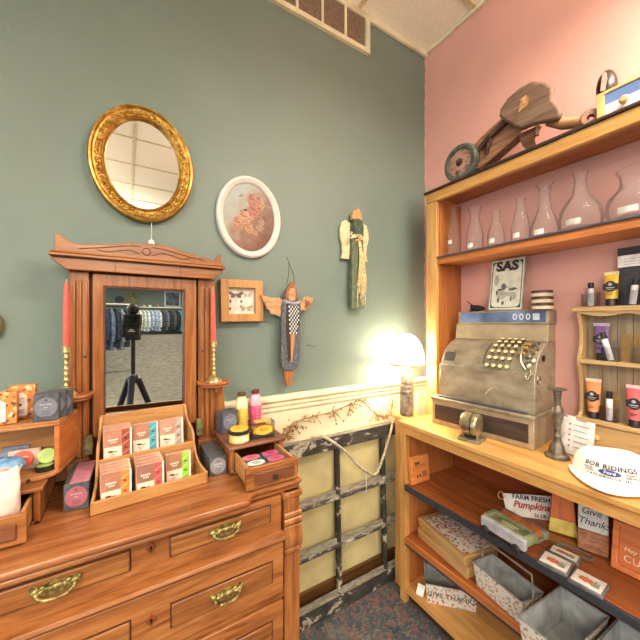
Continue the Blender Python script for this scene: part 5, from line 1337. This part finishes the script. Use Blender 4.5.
p_ = MB().box(.017, .223, .006, .016, .017, .143).build('board', wood('orange_board', (164, 82, 38), (192, 106, 56), (208, 126, 74), 'x', .5, .6), t)
vs, fs = text('Hey there', .02, .0005, 1.0, 'LEFT', .25)
MB().add(vs, fs, T(.03, .0052, .075)).build('lettering', plain('chalk', (240, 220, 196), .8), p_)
vs, fs = text('CUTIE', .03, .0005, 1.1, 'LEFT')
MB().add(vs, fs, T(.03, .0052, .045)).build('lettering', plain('chalk', (240, 220, 196), .8), p_)

gfr = plain('zinc_frame', (120, 116, 118), .45, .4, None, .12, 30)
def ticket(label, x, y, rz, z=S1, sc=1):
    t = thing('metal_plaque', label, 'plaque', (x, y, z), rz, 'pumpkin plaques lying on the shelf')
    t.scale = (1.06, 1.14*sc, 1)
    MB().box(-.043, .043, -.036, .036, 0, .012).build('frame', gfr, t, bevel=.002)
    p_ = MB().box(-.037, .037, -.03, .03, .012, .0135).build('card', plain('plaque_white', (232, 222, 214), .5), t)
    q = MB()
    for k, (a, r_) in enumerate(((-.016, .01), (-.006, .012), (.004, .01))): q.prism(ell(a, -.002, r_*.75, r_, 14), .0134, .0142+.0002*k, 'xy')
    q.build('painted_pumpkin', plain('pumpkin_red', (196, 112, 78), .6), p_)
    q = MB()
    for k in range(5): q.box(.008+.004*k, .011+.004*k, -.012+.005*(k % 2), .002+.004*(k % 3), .0134, .0143)
    q.prism(ell(.018, -.012, .012, .005, 12), .0134, .0141, 'xy')
    q.build('painted_leaves', plain('leaf_grey', (140, 138, 120), .6), p_)
    return t
ticket('white pumpkin plaque in zinc frame at the shelf edge, nearer the green wagon', 1.308, .538, -82)
ticket('white pumpkin plaque in zinc frame at the shelf edge, nearer the orange sign', 1.303, .441, -86)
ticket('white pumpkin plaque lying behind the pair at the shelf edge by a dark cord', 1.384, .54, -82, sc=.6)
t = thing('cord_loop', 'dark grey cord loop lying behind the pumpkin plaques', 'cord', (1.435, .53, S1+.005), 10)
MB().tube([(.02*math.cos(a), .055*math.sin(a), .004*abs(math.sin(3*a))) for a in [2*pi*k/28 for k in range(28)]], .0045, 8, True).build('cord', plain('cord_grey', (112, 98, 88), .7), t)

# ------------------------------------------------------------------ middle low shelf: boxes and bins
kw = wood('box_wood', (150, 112, 66), (184, 144, 92), (204, 168, 118), 'x', .9, .6)
flor = spots('floral_paper', (226, 216, 206), [(176, 96, 74), (120, 136, 112), (206, 142, 112), (140, 110, 120), (226, 216, 206), (96, 112, 120)], 55, .46)
def wbox(label, x, y, z, rz, L, Wd_, h, printed):
    t = thing('wooden_box', label, 'box', (x, y, z), rz, None)
    MB().box(-L/2, L/2, -Wd_/2, Wd_/2, 0, h*.45).build('body', kw, t, bevel=.003)
    MB().box(-L/2-.002, L/2+.002, -Wd_/2-.002, Wd_/2+.002, h*.46, h).build('lid', kw, t, bevel=.003)
    if printed:
        p_ = MB().box(-L/2+.03, L/2-.012, -Wd_/2+.018, Wd_/2-.012, h, h+.0012).build('floral_print', flor, t)
        q = MB()
        for i, (u, w_) in enumerate(((-.03, .05), (.0, .08), (.03, .06))):
            q.tube(smooth_path([(-.04+u+.012*k, .03*math.cos(k*1.7+i)-.0, h+.0016) for k in range(8)], 4), .0012, 4)
        q.build('script_print', plain('script_rose', (176, 130, 120), .7), p_)
    return t
wbox('plain wooden box under the floral-lidded one on the middle low shelf', 1.412, 1.02, S2, -97, .315, .195, .05, False)
wbox('wooden box with floral paper lid on top of the plain wooden box', 1.42, 1.022, S2+.0505, -101, .318, .205, .045, True)
galv = patches('galvanised_sheet', [(.3, (140, 144, 148)), (.5, (176, 180, 184)), (.7, (206, 210, 212))], 14, (1, 1, 1), 5, .42, .3, .08)
tinf = spots('tin_floral', (222, 216, 208), [(190, 110, 84), (150, 160, 140), (120, 110, 104), (222, 216, 208), (206, 150, 122)], 80, .42, .45)
def bin_(label, x, y, z, rz, L, Wd_, h, flare=.012, lettering=None, handle=True, outer=None):
    """open tapered tin; local x along its length"""
    t = thing('tin_bin', label, 'bin', (x, y, z), rz, None)
    o_ = []
    for g_, zz in ((0, 0), (flare, h)): o_.append([(-L/2-g_, -Wd_/2-g_, zz), (L/2+g_, -Wd_/2-g_, zz), (L/2+g_, Wd_/2+g_, zz), (-L/2-g_, Wd_/2+g_, zz)])
    i_ = [[(a*(1-.004/abs(a)), b_*(1-.004/abs(b_)), c_+(.003 if k == 0 else 0)) for a, b_, c_ in lay] for k, lay in enumerate(o_)]
    vs = o_[0]+o_[1]; fs = [(k, (k+1) % 4, 4+(k+1) % 4, 4+k) for k in range(4)]+[(3, 2, 1, 0)]
    MB().add(vs, fs).build('outer_wall', outer or tinf, t)
    vs = i_[0]+i_[1]; fs = [(k, 4+k, 4+(k+1) % 4, (k+1) % 4) for k in range(4)]+[(0, 1, 2, 3)]
    MB().add(vs, fs).build('inner_lining', galv, t)
    MB().tube(o_[1], .003, 8, True).build('rolled_rim', plain('rim_zinc', (176, 174, 170), .4, .6, None, .08), t)
    if lettering:
        vs, fs = text(lettering, h*.36, .0005, 1.05, bold=.0006)
        ang = math.degrees(math.atan2(flare, h))
        MB().add(vs, fs, T(0, -Wd_/2-flare*.5-.0016, h*.5, ang)).build('lettering', plain('zinc_letters', (112, 112, 104), .6), t)
    if handle:
        e = L/2+flare
        MB().tube([(-e, 0, h-.02), (-e, 0, h+.02), (-e+.004, 0, h+.085), (e-.004, 0, h+.085), (e, 0, h+.02), (e, 0, h-.02)], .0042, 8).build('handle', plain('rim_zinc', (176, 174, 170), .4, .6, None, .08), t)
    return t
bin_('floral tin bin with an upright wire handle in the middle of the middle low shelf', 1.338, .728, S2+.0005, -99, .20, .095, .098)
bin_('open galvanised bin with floral outside right of the handled bin on the middle low shelf', 1.306, .512, S2+.0005, -93, .125, .255, .115, handle=False)
bin_('blue grey tin bin at the right end of the middle low shelf', 1.37, .32, S2+.0005, -92, .17, .16, .11, handle=False, outer=plain('blue_grey_tin', (120, 132, 150), .4, .3, None, .08, 12))
bg_ = bin_('floral tin trough lettered GIVE THANKS on the bottom shelf', 1.428, 1.064, S3, -45.5, .225, .125, .098, flare=.008, lettering='GIVE THANKS', handle=False)
MB().tube([(-.118, -.03, .085), (-.122, -.03, .12), (-.122, 0, .16), (-.122, .03, .16), (-.12, .05, .1)], .0035, 8).build('folded_handle', plain('rim_zinc', (176, 174, 170), .4, .6, None, .08), bg_)
t = thing('paper_tag', 'small white paper tag standing on the bottom shelf beside the lettered trough', 'tag', (1.296, 1.146, S3), -60, None, (math.radians(-18), math.radians(14), math.radians(-50)))
MB().box(-.018, .018, 0, .0015, 0.004, .056).build('card', plain('card_white', (246, 246, 242), .6), t)

# ================================================================== WHAT THE MIRRORS SHOW: the shop behind the camera
trp = thing('camera_tripod', 'black panoramic camera on a tall tripod, mirrored in the dresser glass', 'camera tripod', (.05, -.13, 0), 20)
bk_ = plain('camera_black', (30, 31, 36), .45); bl_ = plain('tripod_blue_black', (38, 42, 58), .4)
MB().lathe([(.016, 1.03), (.016, 1.36)], 16).build('column', bk_, trp)
MB().lathe([(.034, 1.03), (.038, 1.04), (.038, 1.075), (.028, 1.09), (.018, 1.1)], 16).build('hub', bl_, trp)
for k in range(3):
    a = math.radians(82+120*k); c_, s_ = math.cos(a), math.sin(a)
    MB().tube([(.034*c_, .034*s_, 1.06), (.25*c_, .25*s_, .5), (.44*c_, .44*s_, .012)], [.024, .019, .014], 12).tube([(.44*c_, .44*s_, .02), (.442*c_, .442*s_, 0.001)], .016, 10).build('leg', bl_, trp)
b_ = MB(); b_.box(-.05, .05, -.03, .03, 1.36, 1.47).box(-.06, .06, -.022, .035, 1.47, 1.56).ball((0, 0, 1.6), .045, .04, .045, 16, 10)
b_.box(-.07, -.055, -.03, .03, 1.38, 1.52)
b_.build('camera_body', bk_, trp, bevel=.006)
MB().lathe([(.0, .035), (.03, .035), (.03, .07), (.02, .072), (0, .068)], 20, T(0, 0, 1.515) @ Matrix.Rotation(-pi/2, 4, 'X')).build('lens', plain('lens_dark', (22, 24, 30), .1, .2), trp)
MB().box(-.025, .025, .032, .036, 1.425, 1.432).box(-.012, .012, .032, .036, 1.435, 1.445).build('white_badge', plain('label_white', (240, 234, 226), .6), trp)

def garment(label, col, x, y, z_top, h, rz, group, w=.42, d=.09, name='jacket'):
    t = thing(name, label, 'jacket', (x, y, z_top-h), rz, group)
    sh = [(-w/2*.72, 0), (w/2*.72, 0), (w/2*.74, h*.75), (w/2*.6, h*.93), (.06, h*.985), (.04, h*.965), (-.04, h*.965), (-.06, h*.985), (-w/2*.6, h*.93), (-w/2*.74, h*.75)]
    mt = plain('cloth_%d_%d_%d' % col, col, .85, 0, (30, .6, .01), .2, 14)
    MB().prism(sh, -d/2, d/2, 'xz').build('body', mt, t, bevel=.03, seg=3)
    for s in (-1, 1):
        MB().tube([(s*w/2*.58, 0, h*.91), (s*w/2*.86, 0, h*.72), (s*w/2*.95, 0, h*.36), (s*w/2*.93, .01, h*.2)], [.055, .062, .052, .045], 10).build('sleeve', mt, t)
    MB().tube([(-.06, 0, h*.98), (0, 0, h*1.0), (.06, 0, h*.98)], .022, 8).build('collar', mt, t)
    MB().tube([(0, 0, h), (0, 0, h+.035)], .004, 6).build('hanger_hook', plain('rim_zinc', (176, 174, 170), .4, .6, None, .08), t)
def rack(label, x0, x1, y, z0, zr, zb, mat):
    t = thing('clothes_rack', label, 'clothes rack', ((x0+x1)/2, y, z0))
    L = (x1-x0)/2
    MB().tube([(-L, 0, zr-z0), (L, 0, zr-z0)], .016, 10).build('rail', mat, t)
    MB().box(-L, L, -.12, .12, zr-z0+.06, zr-z0+.085).build('top_shelf', plain('rack_shelf', (226, 220, 206), .5), t, bevel=.004)
    for s in (-1, 1):
        MB().tube([(s*L, 0, 0.005), (s*L, 0, zr-z0+.06)], .015, 10).build('post', mat, t)
        MB().tube([(s*L, -.28, .016), (s*L, .28, .016)], .016, 10).build('foot', mat, t)
    MB().tube([(-L, 0, zb-z0), (L, 0, zb-z0)], .012, 8).build('lower_bar', mat, t)
dkm = plain('rack_dark_metal', (70, 64, 60), .4, .5)
rack('clothes rack near the camera with denim and navy jackets, mirrored in the dresser glass', -1.5, .2, -7.95, 0, 1.93, .1, dkm)
def fz(y): return 0 if y > -8.9 else min(.62, (-8.9-y)/4.7*.62)
for k, (c_, n_) in enumerate([((58, 74, 104), 'faded navy'), ((40, 52, 80), 'dark navy'), ((86, 100, 124), 'washed denim'), ((34, 38, 50), 'blue black'), ((108, 118, 134), 'pale denim'), ((44, 44, 50), 'charcoal')]):
    garment('%s jacket on the near clothes rack seen in the dresser mirror' % n_, c_, -.62+.125*k, -7.95, 1.87, 1.08 if k % 2 else 1.16, 62, 'jackets on the near rack')
rack('long clothes rack by the far green wall seen in the dresser mirror', .35, 2.75, -14.6, .9005, 2.13, 1.0, dkm)
for k, (c_, n_) in enumerate([((214, 214, 196), 'ivory'), ((176, 192, 176), 'pale mint'), ((188, 200, 204), 'icy grey'), ((150, 166, 184), 'light denim'), ((138, 158, 180), 'sky denim'), ((168, 176, 184), 'silver grey'), ((50, 56, 62), 'slate black'), ((84, 92, 98), 'mid grey'), ((36, 36, 42), 'black'), ((66, 70, 66), 'olive black'), ((30, 30, 36), 'jet black'), ((44, 150, 172), 'bright teal')]):
    garment('%s jacket on the far clothes rack seen in the dresser mirror' % n_, c_, .52+.165*k, -14.6, 2.07, .96+.03*(k % 3), 48, 'jackets on the far rack', .44, .1)
def wallart(label, x, z, w, h, fc, pc_):
    t = thing('wall_picture', label, 'picture', (x, -15.998, z), 180)
    vs, fs = mitre([(-w, -h), (w, -h), (w, h), (-w, h)], [(-w*.8, -h*.84), (w*.8, -h*.84), (w*.8, h*.84), (-w*.8, h*.84)], -.05, 0)
    MB().add(vs, fs).build('frame', plain('frame_%d' % fc[0], fc, .5), t)
    MB().box(-w*.81, w*.81, -.03, -.005, -h*.85, h*.85).build('print', patches('print_%d' % pc_[0], [(.35, tuple(int(v*.5) for v in pc_)), (.5, pc_), (.65, tuple(min(255, int(v*1.5)) for v in pc_))], 5, rough=.5), t)
wallart('white framed blue grey picture on the far wall above the rack, mirrored in the dresser', 2.15, 2.72, .4, .42, (226, 226, 220), (92, 104, 116))
wallart('gold framed green picture on the far wall, mirrored in the dresser', .3, 2.72, .26, .3, (150, 128, 70), (120, 120, 80))
t = thing('wall_plate', 'dark oval plate on the far wall at the left of the mirrored shop', 'plate', (-.25, -15.998, 2.62), 180)
MB().prism(ell(0, 0, .2, .16, 28), -.04, 0, 'xz').build('plate_disc', plain('plate_navy', (54, 62, 76), .4), t)
for k, (x, c_, n_) in enumerate(((.75, (168, 150, 110), 'straw'), (1.0, (196, 180, 150), 'cream'), (1.35, (150, 96, 84), 'rust'))):
    t = thing('hat', '%s hat on the top shelf of the far clothes rack in the mirror' % n_, 'hat', (x, -14.6, 2.2165), 0, 'hats on the far rack')
    MB().lathe([(0, 0), (.11, 0), (.115, .006), (.07, .012), (.066, .07), (.05, .1), (0, .104)], 20).build('felt', plain('felt_%d' % c_[0], c_, .8), t)
